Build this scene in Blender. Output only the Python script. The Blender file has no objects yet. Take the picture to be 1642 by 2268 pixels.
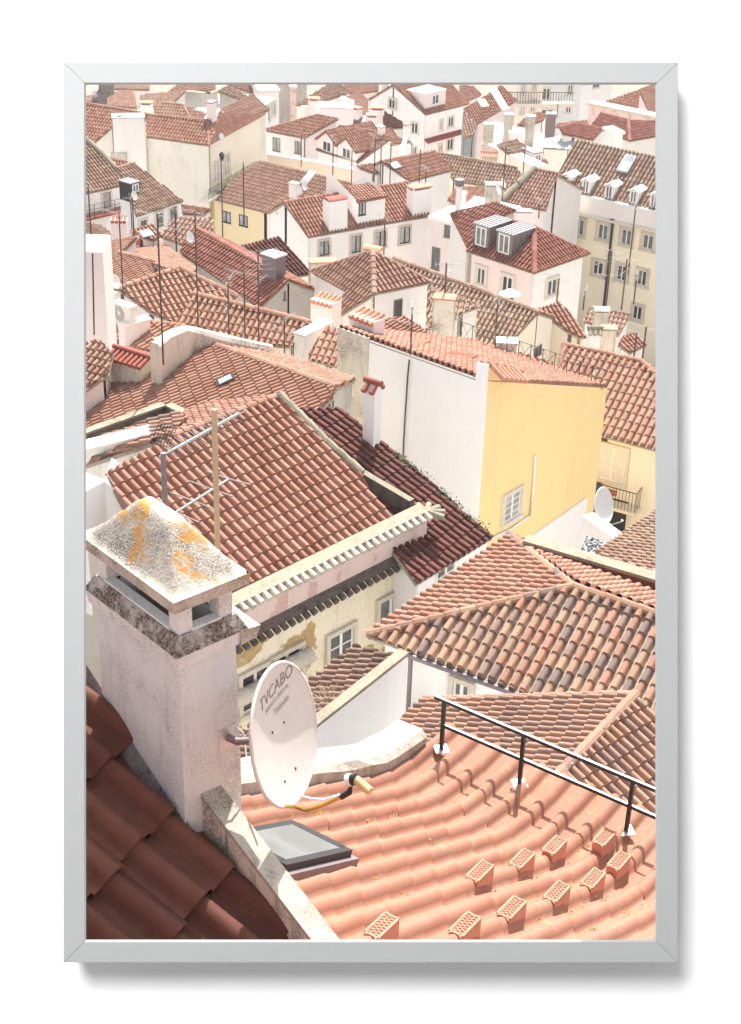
import bpy, bmesh, math, random
import numpy as np
import mathutils
import mathutils.geometry
from mathutils import Vector, Matrix
random.seed(7)
RNG = np.random.RandomState(11)
scene = bpy.context.scene
COL = scene.collection
R = math.radians

# ---------------------------------------------------------------- camera
FPX, CX, CY = 3395.0, 821.0, 1134.0            # focal length and centre in units of the 1642 px wide photograph
_d = Vector((-189.0, -6130.0, 3395.0)).normalized()     # world down in (right, up, forward) of the camera
_zc = -_d
_f = Vector((0, 0, 1.0)); _yc = (_f - _zc * _f.dot(_zc)).normalized(); _xc = _yc.cross(_zc)
if _xc.x < 0: _xc = -_xc
def cam2w(v):                                    # (right, up, forward) -> world
    v = Vector(v); return Vector((v.dot(_xc), v.dot(_yc), v.dot(_zc)))
CR, CU, CF = cam2w((1, 0, 0)), cam2w((0, 1, 0)), cam2w((0, 0, 1))
cd = bpy.data.cameras.new('camera'); cam = bpy.data.objects.new('camera', cd); COL.objects.link(cam)
cam.matrix_world = Matrix(((CR.x, CU.x, -CF.x, 0), (CR.y, CU.y, -CF.y, 0), (CR.z, CU.z, -CF.z, 0), (0, 0, 0, 1)))
cd.sensor_fit = 'VERTICAL'; cd.sensor_height = 36.0; cd.sensor_width = 26.0
cd.lens = 36.0 * FPX / 2268.4
cd.clip_start = 0.05; cd.clip_end = 6000
scene.camera = cam

# ---------------------------------------------------------------- light
SUN_AZ, SUN_EL = R(9.0), R(55.0)                 # azimuth to the right of straight ahead
world = bpy.data.worlds.new('World'); scene.world = world; world.use_nodes = True
nt = world.node_tree; nt.nodes.clear()
sky = nt.nodes.new('ShaderNodeTexSky'); sky.sky_type = 'NISHITA'; sky.sun_disc = False
sky.sun_elevation = SUN_EL; sky.sun_rotation = SUN_AZ; sky.dust_density = 3.0; sky.air_density = 1.0
hs = nt.nodes.new('ShaderNodeHueSaturation'); hs.inputs['Saturation'].default_value = 0.32
bg = nt.nodes.new('ShaderNodeBackground'); bg.inputs['Strength'].default_value = 0.145
wo = nt.nodes.new('ShaderNodeOutputWorld')
nt.links.new(sky.outputs[0], hs.inputs['Color']); nt.links.new(hs.outputs[0], bg.inputs[0]); nt.links.new(bg.outputs[0], wo.inputs[0])
sl = bpy.data.lights.new('sun', 'SUN'); sl.energy = 4.9; sl.angle = R(0.5); sl.color = (1.0, 0.94, 0.86)
so = bpy.data.objects.new('sun', sl); COL.objects.link(so)
sdir = Vector((math.cos(SUN_EL) * math.sin(SUN_AZ), math.cos(SUN_EL) * math.cos(SUN_AZ), math.sin(SUN_EL)))
so.rotation_euler = sdir.to_track_quat('Z', 'Y').to_euler()
scene.view_settings.view_transform = 'Standard'; scene.view_settings.look = 'None'
scene.view_settings.exposure = 0.9; scene.view_settings.gamma = 1.0
scene.view_settings.use_curve_mapping = False
# unseen soft lamp added at upper left to light the wall and hung frame
LAMP_W = 96.0
al = bpy.data.lights.new('added_wall_light', 'AREA'); al.shape = 'DISK'; al.size = 1.5; al.energy = LAMP_W; al.color = (1, 1, 1)
ao = bpy.data.objects.new('added_wall_light', al); COL.objects.link(ao)
_lp = CR * -.8 + CU * 1.5 + CF * -.7; ao.location = _lp
ao.rotation_euler = ((_lp - (CF * 2.0 + CR * .0 + CU * 0.0))).to_track_quat('Z', 'Y').to_euler()

# ---------------------------------------------------------------- pixels <-> space
def ray(px, py):
    return (CR * ((px - CX) / FPX) + CU * ((CY - py) / FPX) + CF).normalized()
def proj(p):
    z = p.dot(CF); return (CX + FPX * p.dot(CR) / z, CY - FPX * p.dot(CU) / z)
def atD(p, D): return ray(*p) * D
def atZ(p, z):
    r = ray(*p); return r * (z / r.z)
def onpl(p, pl):
    o, n = pl; r = ray(*p); return r * (o.dot(n) / r.dot(n))
_o = {1: (220, 210), 2: (720, 210), 3: (1240, 210), 4: (220, 700), 5: (720, 700), 6: (1240, 700),
      'a': (220, 1200), 'b': (720, 1200), 'c': (1240, 1200), 'd': (220, 1700), 'e': (720, 1700), 'f': (1240, 1700)}
def q(n, *xy):                                   # readings taken on enlarged crops of the photograph
    if n == 'g': s, ox, oy = 780 / 1642 * .821, 220 * .821, 2100 * .821
    elif n == 'h': s, ox, oy = 1000 / 1642 * .821, 1000 * .821, 2100 * .821
    else: s, ox, oy = 540 / 1642 * .821, _o[n][0] * .821, _o[n][1] * .821
    r = [(ox + s * xy[i], oy + s * xy[i + 1]) for i in range(0, len(xy), 2)]
    return r[0] if len(r) == 1 else r
_ty = [-60, 0, 12, 30, 45, 60, 100, 150, 200, 3000]; _tz = [-26, -26, -27, -32, -35, -36, -47, -54, -60, -70]
def gz(y): return float(np.interp(y, _ty, _tz))

# ---------------------------------------------------------------- materials
MAT = {}
def lin(c):
    return tuple((x / 255 / 12.92 if x / 255 <= .04045 else ((x / 255 + .055) / 1.055) ** 2.4) for x in c)
class N:
    def __init__(s, name):
        s.m = bpy.data.materials.new(name); s.m.use_nodes = True; s.t = s.m.node_tree; s.t.nodes.clear()
        s.out = s.t.nodes.new('ShaderNodeOutputMaterial'); s.b = s.t.nodes.new('ShaderNodeBsdfPrincipled')
        s.t.links.new(s.b.outputs[0], s.out.inputs[0])
    def n(s, typ, **k):
        x = s.t.nodes.new('ShaderNode' + typ)
        for a, v in k.items():
            if a[0] == 'i' and a[1:].isdigit(): x.inputs[int(a[1:])].default_value = v
            else: setattr(x, a, v)
        return x
    def l(s, a, b): s.t.links.new(a, b)
    def noise(s, vec, scale, detail=4, rough=.6):
        x = s.n('TexNoise'); x.inputs['Scale'].default_value = scale; x.inputs['Detail'].default_value = detail
        x.inputs['Roughness'].default_value = rough
        if vec is not None: s.l(vec, x.inputs['Vector'])
        return x.outputs['Fac']
    def ramp(s, fac, stops, const=False):
        r = s.n('ValToRGB'); e = r.color_ramp.elements
        if const: r.color_ramp.interpolation = 'CONSTANT'
        while len(e) > 1: e.remove(e[-1])
        e[0].position = stops[0][0]; e[0].color = (*stops[0][1], 1)
        for p, c in stops[1:]:
            k = e.new(p); k.color = (*c, 1)
        s.l(fac, r.inputs[0]); return r.outputs[0]
    def mix(s, fac, a, b, mode='MIX'):
        x = s.n('MixRGB', blend_type=mode)
        for i, v in ((0, fac), (1, a), (2, b)):
            if isinstance(v, (int, float)): x.inputs[i].default_value = v
            elif isinstance(v, tuple): x.inputs[i].default_value = (*v[:3], 1)
            else: s.l(v, x.inputs[i])
        return x.outputs[0]
    def obj(s): return s.n('TexCoord').outputs['Object']
    def geo(s): return s.n('NewGeometry').outputs['Position']
    def fin(s, col, rough=.85, bump=None, bs=.3, bd=.01, spec=.3, metal=0):
        if isinstance(col, tuple): s.b.inputs['Base Color'].default_value = (*col[:3], 1)
        else: s.l(col, s.b.inputs['Base Color'])
        if isinstance(rough, (int, float)): s.b.inputs['Roughness'].default_value = rough
        else: s.l(rough, s.b.inputs['Roughness'])
        s.b.inputs['Specular IOR Level'].default_value = spec; s.b.inputs['Metallic'].default_value = metal
        if bump is not None:
            b = s.n('Bump'); b.inputs['Strength'].default_value = bs; b.inputs['Distance'].default_value = bd
            s.l(bump, b.inputs['Height']); s.l(b.outputs[0], s.b.inputs['Normal'])
        return s.m
W3 = lambda v: (v, v, v)
def plain(name, c, rough=.7, metal=0, spec=.4, var=.12):
    if name in MAT: return MAT[name]
    k = N(name); c = lin(c); g = k.geo()
    f = k.noise(g, 9, 4); f2 = k.ramp(f, [(.3, tuple(x * (1 - var) for x in c)), (.7, tuple(min(1, x * (1 + var * .6)) for x in c))])
    MAT[name] = k.fin(f2, rough, spec=spec, metal=metal); return MAT[name]
def plaster(key, c, dirt=.25, dirtc=(150, 140, 128), patch=0, patchc=(205, 180, 135), sc=1.0, streak=.5, rough=.9):
    if key in MAT: return MAT[key]
    k = N('plaster_' + key); c = lin(c); g = k.geo()
    mp = k.n('Mapping'); mp.inputs['Scale'].default_value = (1, 1, .12); k.l(g, mp.inputs[0])
    big = k.noise(g, .45 * sc, 5, .6); fine = k.noise(g, 14 * sc, 4, .7); st = k.noise(mp.outputs[0], 2.2 * sc, 5, .65)
    a = k.ramp(big, [(.3, tuple(x * .93 for x in c)), (.7, tuple(min(1, x * 1.03) for x in c))])
    sf = k.ramp(st, [(.52, W3(0)), (.75, W3(streak * dirt * 2))])
    a = k.mix(sf, a, lin(dirtc))
    df = k.n('Math', operation='MULTIPLY'); k.l(big, df.inputs[0]); k.l(fine, df.inputs[1])
    ff = k.ramp(df.outputs[0], [(.24, W3(0)), (.42, W3(min(1, dirt * 1.6)))])
    a = k.mix(ff, a, lin(dirtc))
    if patch:
        pn = k.noise(g, .55 * sc, 6, .55)
        pf = k.ramp(pn, [(.5 + .12 - patch * .12, W3(0)), (.515 + .12 - patch * .12, W3(1))])
        pc = k.ramp(k.noise(g, 6 * sc, 5, .7), [(.35, tuple(x * .72 for x in lin(patchc))), (.65, lin(patchc))])
        a = k.mix(pf, a, pc)
    MAT[key] = k.fin(a, rough, fine, .25, .02, .15); return MAT[key]
def tiles(key, cols, dirt=(95, 72, 62), da=.35, lichen=None, la=.5, scale=1.0, sat=.76, val=.72):
    cols = [tuple((sum(c) / 3 + (x - sum(c) / 3) * sat) * val * k for x, k in zip(c, (1.0, .99, .97))) for c in cols]
    if key in MAT: return MAT[key]
    k = N('tiles_' + key); uv = k.n('UVMap').outputs[0]; g = k.geo()
    fl = k.n('VectorMath', operation='FLOOR'); k.l(uv, fl.inputs[0])
    wn = k.n('TexWhiteNoise', noise_dimensions='2D'); k.l(fl.outputs[0], wn.inputs['Vector'])
    a = k.ramp(wn.outputs[0], [(i / len(cols), lin(c)) for i, c in enumerate(cols)], True)
    n1 = k.noise(g, .5 * scale, 5, .65); n2 = k.noise(g, 9, 5, .75); n3 = k.noise(g, 40, 3, .6)
    a = k.mix(k.ramp(n3, [(.3, W3(0)), (.7, W3(.22))]), a, (.9, .72, .6), 'SOFT_LIGHT')
    m = k.n('Math', operation='MULTIPLY'); k.l(n1, m.inputs[0]); k.l(n2, m.inputs[1])
    a = k.mix(k.ramp(m.outputs[0], [(.2, W3(0)), (.42, W3(da))]), a, lin(dirt))
    if lichen:
        n4 = k.noise(g, 5, 6, .75)
        a = k.mix(k.ramp(n4, [(.56, W3(0)), (.68, W3(la))]), a, lin(lichen))
    MAT[key] = k.fin(a, .82, n3, .15, .004, .25); return MAT[key]
tiles('salmon', [(232, 168, 142), (226, 158, 132), (236, 176, 150), (220, 150, 124)], da=.2, lichen=(190, 175, 120), la=.2)
tiles('near', [(216, 150, 124), (212, 146, 120), (220, 155, 129), (214, 150, 125)], dirt=(170, 108, 84), da=.6, lichen=(196, 168, 120), la=.25)
tiles('rust', [(228, 162, 138), (220, 150, 126), (234, 172, 148), (214, 142, 118)], da=.3)
tiles('red', [(212, 132, 114), (204, 122, 104), (220, 144, 124), (198, 116, 100)], da=.3)
tiles('dull', [(224, 172, 150), (216, 160, 138), (230, 182, 160), (208, 150, 130)], da=.35, lichen=(175, 165, 140), la=.3)
tiles('brown', [(214, 172, 146), (204, 158, 132), (222, 184, 158), (192, 146, 124)], dirt=(100, 82, 72), da=.45, lichen=(170, 158, 135), la=.35)
tiles('multi', [(224, 170, 138), (190, 152, 138), (236, 160, 130), (206, 164, 140), (166, 140, 134), (228, 182, 146), (216, 152, 126)], da=.3, lichen=(150, 120, 100), la=.3)
tiles('multi2', [(224, 170, 142), (204, 160, 144), (228, 168, 138), (194, 152, 138), (232, 176, 150)], da=.3, lichen=(160, 150, 130), la=.55)
tiles('maroon', [(150, 80, 68), (140, 74, 62), (160, 88, 76), (132, 68, 58)], dirt=(50, 34, 32), da=.7, lichen=(190, 175, 165), la=.18)
tiles('mossy', [(205, 160, 135), (190, 145, 125), (215, 170, 150)], dirt=(70, 60, 55), da=.8, lichen=(90, 80, 72), la=.8)
tiles('black', [(74, 58, 54), (60, 48, 46), (92, 70, 62), (54, 44, 42)], dirt=(40, 34, 34), da=.7, lichen=(130, 118, 108), la=.4)
tiles('paletile', [(205, 195, 180), (190, 180, 165), (214, 204, 190)], dirt=(90, 84, 76), da=.7, lichen=(80, 74, 68), la=.5)
tiles('shade', [(156, 92, 74), (146, 84, 68), (164, 98, 80), (140, 80, 66)], dirt=(84, 52, 44), da=.75, lichen=(110, 92, 62), la=.35)  # the chimney's shade is put into this colour, darker than the clay
plaster('white', (240, 236, 232), .12); plaster('clean', (247, 246, 244), .16, (206, 200, 194)); plaster('pinkw', (240, 228, 226), .08)
plaster('pink', (240, 224, 221), .08); plaster('cream', (246, 238, 220), .1); plaster('apart', (251, 244, 220), .08)
plaster('yellow', (252, 225, 166), .3, (226, 198, 142)); plaster('ochre', (240, 222, 184), .1)
plaster('stained', (238, 235, 226), .4, (186, 178, 160)); plaster('grey', (196, 190, 182), .5, (120, 112, 104))
plaster('concrete', (206, 198, 184), .6, (110, 102, 92), sc=2); plaster('dirty', (222, 214, 200), .6, (110, 100, 90), sc=1.5)
plaster('facade', (240, 230, 208), .3, (150, 136, 110), .55, (196, 170, 122), sc=1.0)
plaster('pinkband', (232, 208, 200), .3, (150, 130, 120), .6, (226, 188, 180), sc=2.2)
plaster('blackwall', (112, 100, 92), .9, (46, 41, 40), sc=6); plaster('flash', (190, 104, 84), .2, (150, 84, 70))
plaster('bldblue', (226, 230, 234), .08); plaster('stone', (214, 206, 190), .4, (150, 140, 124), sc=3)
plaster('mortar', (176, 162, 148), .5, (96, 88, 82), sc=4); plaster('lichwhite', (186, 180, 168), .95, (96, 92, 86), sc=7, streak=.3); plaster('coping', (156, 149, 132), .8, (104, 96, 84), sc=5)
plain('dark', (48, 42, 40), .8); plain('iron', (52, 50, 52), .5, .3); plain('mast', (92, 76, 70), .6, .3)
plain('galv', (205, 205, 208), .35, .6); plain('alu', (160, 158, 156), .6, .2); plain('whitep', (240, 240, 238), .4)
plain('zinc', (168, 174, 178), .55, .1); plain('zincdark', (128, 116, 120), .5, .2); plain('wood', (190, 172, 140), .8)
plain('blk', (36, 36, 38), .35); plain('stoneframe', (222, 214, 200), .85); plain('dishgrey', (222, 222, 220), .45)
plain('terra', (198, 140, 117), .85); plain('redbrown', (150, 84, 72), .8); plain('gold', (200, 160, 80), .35, .7); plain('plasticw', (226, 222, 216), .5)
plain('tan', (200, 170, 120), .6); plain('leaf', (96, 92, 50), .9, var=.5); plain('dry', (150, 130, 110), .9, var=.4); plain('moss', (186, 160, 60), .95, var=.4)
plain('green', (70, 84, 52), .8, var=.5)
def glass(key, c, r=.12):
    k = N('glass_' + key); g = k.geo(); f = k.noise(g, 1.2, 3)
    MAT[key] = k.fin(k.ramp(f, [(.35, lin(c)), (.6, tuple(x * .55 for x in lin(c)))]), r, spec=.6); return MAT[key]
glass('gdark', (70, 70, 72)); glass('gcurt', (190, 192, 192), .3); glass('gmid', (126, 130, 132)); glass('gsky', (196, 204, 210), .08)

# ---------------------------------------------------------------- objects
def tag(o, label=None, cat=None, group=None, kind=None):
    if label: o['label'] = label
    if label and not 4 <= len(label.split()) <= 16: print('LABEL', len(label.split()), label)
    if cat: o['category'] = cat
    if group: o['group'] = group
    if kind: o['kind'] = kind
    return o
def empty(name, loc=(0, 0, 0), label=None, cat=None, group=None):
    o = bpy.data.objects.new(name, None); COL.objects.link(o); o.location = loc; o.empty_display_size = .2
    return tag(o, label, cat, group)
class MB:
    def __init__(s): s.v = []; s.f = []; s.mi = []; s.mats = []; s.sm = []
    def m(s, mat):
        if isinstance(mat, str): mat = MAT[mat]
        if mat not in s.mats: s.mats.append(mat)
        return s.mats.index(mat)
    def poly(s, pts, mat, smooth=False):
        b = len(s.v); s.v += [Vector(p) for p in pts]; s.f.append(list(range(b, b + len(pts)))); s.mi.append(s.m(mat)); s.sm.append(smooth)
    def mesh(s, vs, fs, mat, smooth=False):
        b = len(s.v); s.v += [Vector(p) for p in vs]; i = s.m(mat)
        for f in fs: s.f.append([b + k for k in f]); s.mi.append(i); s.sm.append(smooth)
    def box(s, c, X, Y, Z, hx, hy, hz, mat, taper=0):
        c = Vector(c); v = []
        for k, (sx, sy, sz) in enumerate([(a, b, d) for d in (-1, 1) for b in (-1, 1) for a in (-1, 1)]):
            t = 1 - taper if sz > 0 else 1
            v.append(c + X * (sx * hx * t) + Y * (sy * hy * t) + Z * (sz * hz))
        s.mesh(v, [(0, 2, 3, 1), (4, 5, 7, 6), (0, 1, 5, 4), (2, 6, 7, 3), (0, 4, 6, 2), (1, 3, 7, 5)], mat)
    def tube(s, pts, r, mat, n=8, cap=True, smooth=True):
        pts = [Vector(p) for p in pts]; rs = r if isinstance(r, (list, tuple)) else [r] * len(pts); v = []; f = []
        for i, p in enumerate(pts):
            t = (pts[min(i + 1, len(pts) - 1)] - pts[max(i - 1, 0)]).normalized()
            a = Vector((0, 0, 1)) if abs(t.z) < .9 else Vector((1, 0, 0)); x = t.cross(a).normalized(); y = t.cross(x)
            for k in range(n):
                th = 2 * math.pi * k / n; v.append(p + (x * math.cos(th) + y * math.sin(th)) * rs[i])
        for i in range(len(pts) - 1):
            for k in range(n): f.append((i * n + k, i * n + (k + 1) % n, (i + 1) * n + (k + 1) % n, (i + 1) * n + k))
        s.mesh(v, f, mat, smooth)
        if cap: s.mesh(v[:n], [tuple(range(n))], mat); s.mesh(v[-n:], [tuple(range(n))], mat)
    def build(s, name, parent=None, label=None, loc=None):
        if not s.f: return None
        me = bpy.data.meshes.new(name); me.from_pydata(s.v, [], s.f); me.update()
        for m in s.mats: me.materials.append(m)
        me.polygons.foreach_set('material_index', s.mi); me.polygons.foreach_set('use_smooth', s.sm)
        o = bpy.data.objects.new(name, me); COL.objects.link(o)
        if parent: o.parent = parent; o.matrix_parent_inverse = Matrix.Translation(-wl(parent))
        if label: o['label'] = label
        return o
def wl(o):
    v = Vector(o.location)
    return v
Zv = Vector((0, 0, 1))
def pnormal(v):
    n = Vector((0, 0, 0))
    for i in range(len(v)):
        a, b = v[i], v[(i + 1) % len(v)]; n += Vector(((a.y - b.y) * (a.z + b.z), (a.z - b.z) * (a.x + b.x), (a.x - b.x) * (a.y + b.y)))
    return n.normalized()

# ---------------------------------------------------------------- tile field
PROF = {'hi': [0, .07, .13, .185, .2, .25, .32, .4, .5, .6, .68, .75, .8, .815, .87, .93], 'mid': [0, .13, .19, .23, .33, .5, .67, .77, .81, .87], 'lo': [0, .2, .3, .5, .7, .8]}
def height(t, w, amp, style):
    x = np.abs(t - .5)
    if style == 'lusa':
        c = np.clip(1 - (x / (w * .95)) ** 2, 0, 1) ** .62 * amp
        return c + .006 * (x > w * .95)
    c = np.sqrt(np.clip(1 - (x / w) ** 2, 0, 1)) * amp
    ch = -.075 * np.sqrt(np.clip(1 - ((.5 - x) / (.5 - w + .04)) ** 2, 0, 1)) * (x >= w)
    return c + ch
def tile_field(polys, pitch=.23, course=.36, amp=.09, step=.026, q_='mid', style='canal', jit=.02, mapf=None):
    """polys: convex polygons (u, v) in metres, v pointing down the slope. Returns verts (u,v,h), faces, uvs."""
    prof = np.array(PROF[q_] + [1.0]); n = len(prof); V = []; F = []; UV = []; base = 0; ox, oy = RNG.randint(0, 900), RNG.randint(0, 900)
    bm = bmesh.new()
    out = []
    pl2 = []
    for poly in polys:
        c = [(poly[i][0] - poly[i - 1][0]) * (poly[(i + 1) % len(poly)][1] - poly[i][1]) - (poly[i][1] - poly[i - 1][1]) * (poly[(i + 1) % len(poly)][0] - poly[i][0]) for i in range(len(poly))]
        if all(x > -1e-4 for x in c) or all(x < 1e-4 for x in c): pl2.append(poly)
        else: pl2 += [[poly[i] for i in t] for t in mathutils.geometry.tessellate_polygon([[Vector((p[0], p[1], 0)) for p in poly]])]
    for poly in pl2:
        P = np.array(poly); u0, u1 = P[:, 0].min(), P[:, 0].max(); v0, v1 = P[:, 1].min(), P[:, 1].max()
        ar = 0.5 * np.sum(P[:, 0] * np.roll(P[:, 1], -1) - np.roll(P[:, 0], -1) * P[:, 1])
        if ar < 0: P = P[::-1]
        k0, k1 = int(math.floor(u0 / pitch)), int(math.ceil(u1 / pitch)); Vn = []; Fq = []; Uq = []; Rq = []; b = 0
        for k in range(k0, k1):
            rs = np.random.RandomState((k * 7919 + 13) % 100003); off = (rs.rand() - .5) * 2 * jit; 
            # extent of the polygon in this strip
            ua, ub = k * pitch, (k + 1) * pitch; vs = []
            for i in range(len(P)):
                p, r = P[i], P[(i + 1) % len(P)]
                for uu in (ua, ub):
                    if (p[0] - uu) * (r[0] - uu) < 0: vs.append(p[1] + (r[1] - p[1]) * (uu - p[0]) / (r[0] - p[0]))
                if ua <= p[0] <= ub: vs.append(p[1])
            if not vs: continue
            j0, j1 = int(math.floor((min(vs) - off) / course)), int(math.ceil((max(vs) - off) / course))
            for j in range(j0, j1):
                va, vb = j * course + off, (j + 1) * course + off
                rj = np.random.RandomState((k * 7919 + j * 104729) % 1000003).rand(3) - .5
                dh = rj[0] * (.012 if style != 'lusa' else .003) * (jit > 0); du = rj[1] * .012 * (jit > 0); dr = rj[2] * .014 * (jit > 0)
                for fr, vv in ((0., va), (1., vb)):
                    w = .3 + .045 * fr if style != 'lusa' else .31
                    h = height(prof, w, amp * ((.86 + .14 * fr) if style != 'lusa' else 1), style) + step * fr + dh * (prof > .15) * (prof < .85)
                    u = ua + prof * pitch + (du + dr * (fr - .5)) * (prof > .15) * (prof < .85)
                    Vn.append(np.stack([u, np.full(n, vv), h], 1))
                tt = np.clip(prof, .002, .998)
                Rq += [0] * (n - 1)
                for i in range(n - 1):
                    Fq.append((b + i, b + i + 1, b + n + i + 1, b + n + i))
                    Uq.append(((k + ox + tt[i], j + oy + .01), (k + ox + tt[i + 1], j + oy + .01), (k + ox + tt[i + 1], j + oy + .99), (k + ox + tt[i], j + oy + .99)))
                if j < j1 - 1:
                    Rq += [1] * (n - 1)
                    for i in range(n - 1):
                        Fq.append((b + n + i, b + n + i + 1, b + 2 * n + i + 1, b + 2 * n + i))
                        Uq.append(((k + ox + tt[i], j + oy + .98),) * 1 + ((k + ox + tt[i + 1], j + oy + .98),) * 2 + ((k + ox + tt[i], j + oy + .98),))
                b += 2 * n
        if not Vn: continue
        Va = np.concatenate(Vn); me = bpy.data.meshes.new('t'); me.from_pydata(Va.tolist(), [], Fq)
        ul = me.uv_layers.new(name='UVMap'); ul.data.foreach_set('uv', np.array(Uq, dtype=np.float32).ravel())
        me.polygons.foreach_set('material_index', Rq)
        b2 = bmesh.new(); b2.from_mesh(me); bpy.data.meshes.remove(me)
        for f in b2.faces:
            if f.material_index:
                f.material_index = 0
                for e in f.edges: e.smooth = False
        for i in range(len(P)):
            p, r = P[i], P[(i + 1) % len(P)]; d = r - p; no = (d[1], -d[0], 0)
            if abs(d[0]) + abs(d[1]) < 1e-5: continue
            g = b2.verts[:] + b2.edges[:] + b2.faces[:]
            bmesh.ops.bisect_plane(b2, geom=g, plane_co=(p[0], p[1], 0), plane_no=no, clear_outer=True)
        out.append(b2)
    bm.free(); return out

# ray targets: every roof and wall polygon
TGT = []
def inside(p, v, n):
    s = 0
    ax = max(range(3), key=lambda i: abs(n[i])); i, j = [(1, 2), (0, 2), (0, 1)][ax]; c = False
    for k in range(len(v)):
        a, b = v[k], v[(k + 1) % len(v)]
        if ((a[j] > p[j]) != (b[j] > p[j])) and (p[i] < (b[i] - a[i]) * (p[j] - a[j]) / (b[j] - a[j]) + a[i]): c = not c
    return c
def hit(px, tg=None):
    r = ray(*px); best = None
    for t in (TGT if tg is None else tg):
        v, n = t[0], t[1]; dn = r.dot(n)
        if abs(dn) < 1e-6: continue
        d = v[0].dot(n) / dn
        if d <= 0 or (best and d > best[0]): continue
        p = r * d
        if inside(p, v, n): best = (d, p, n, t)
    return best

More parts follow.
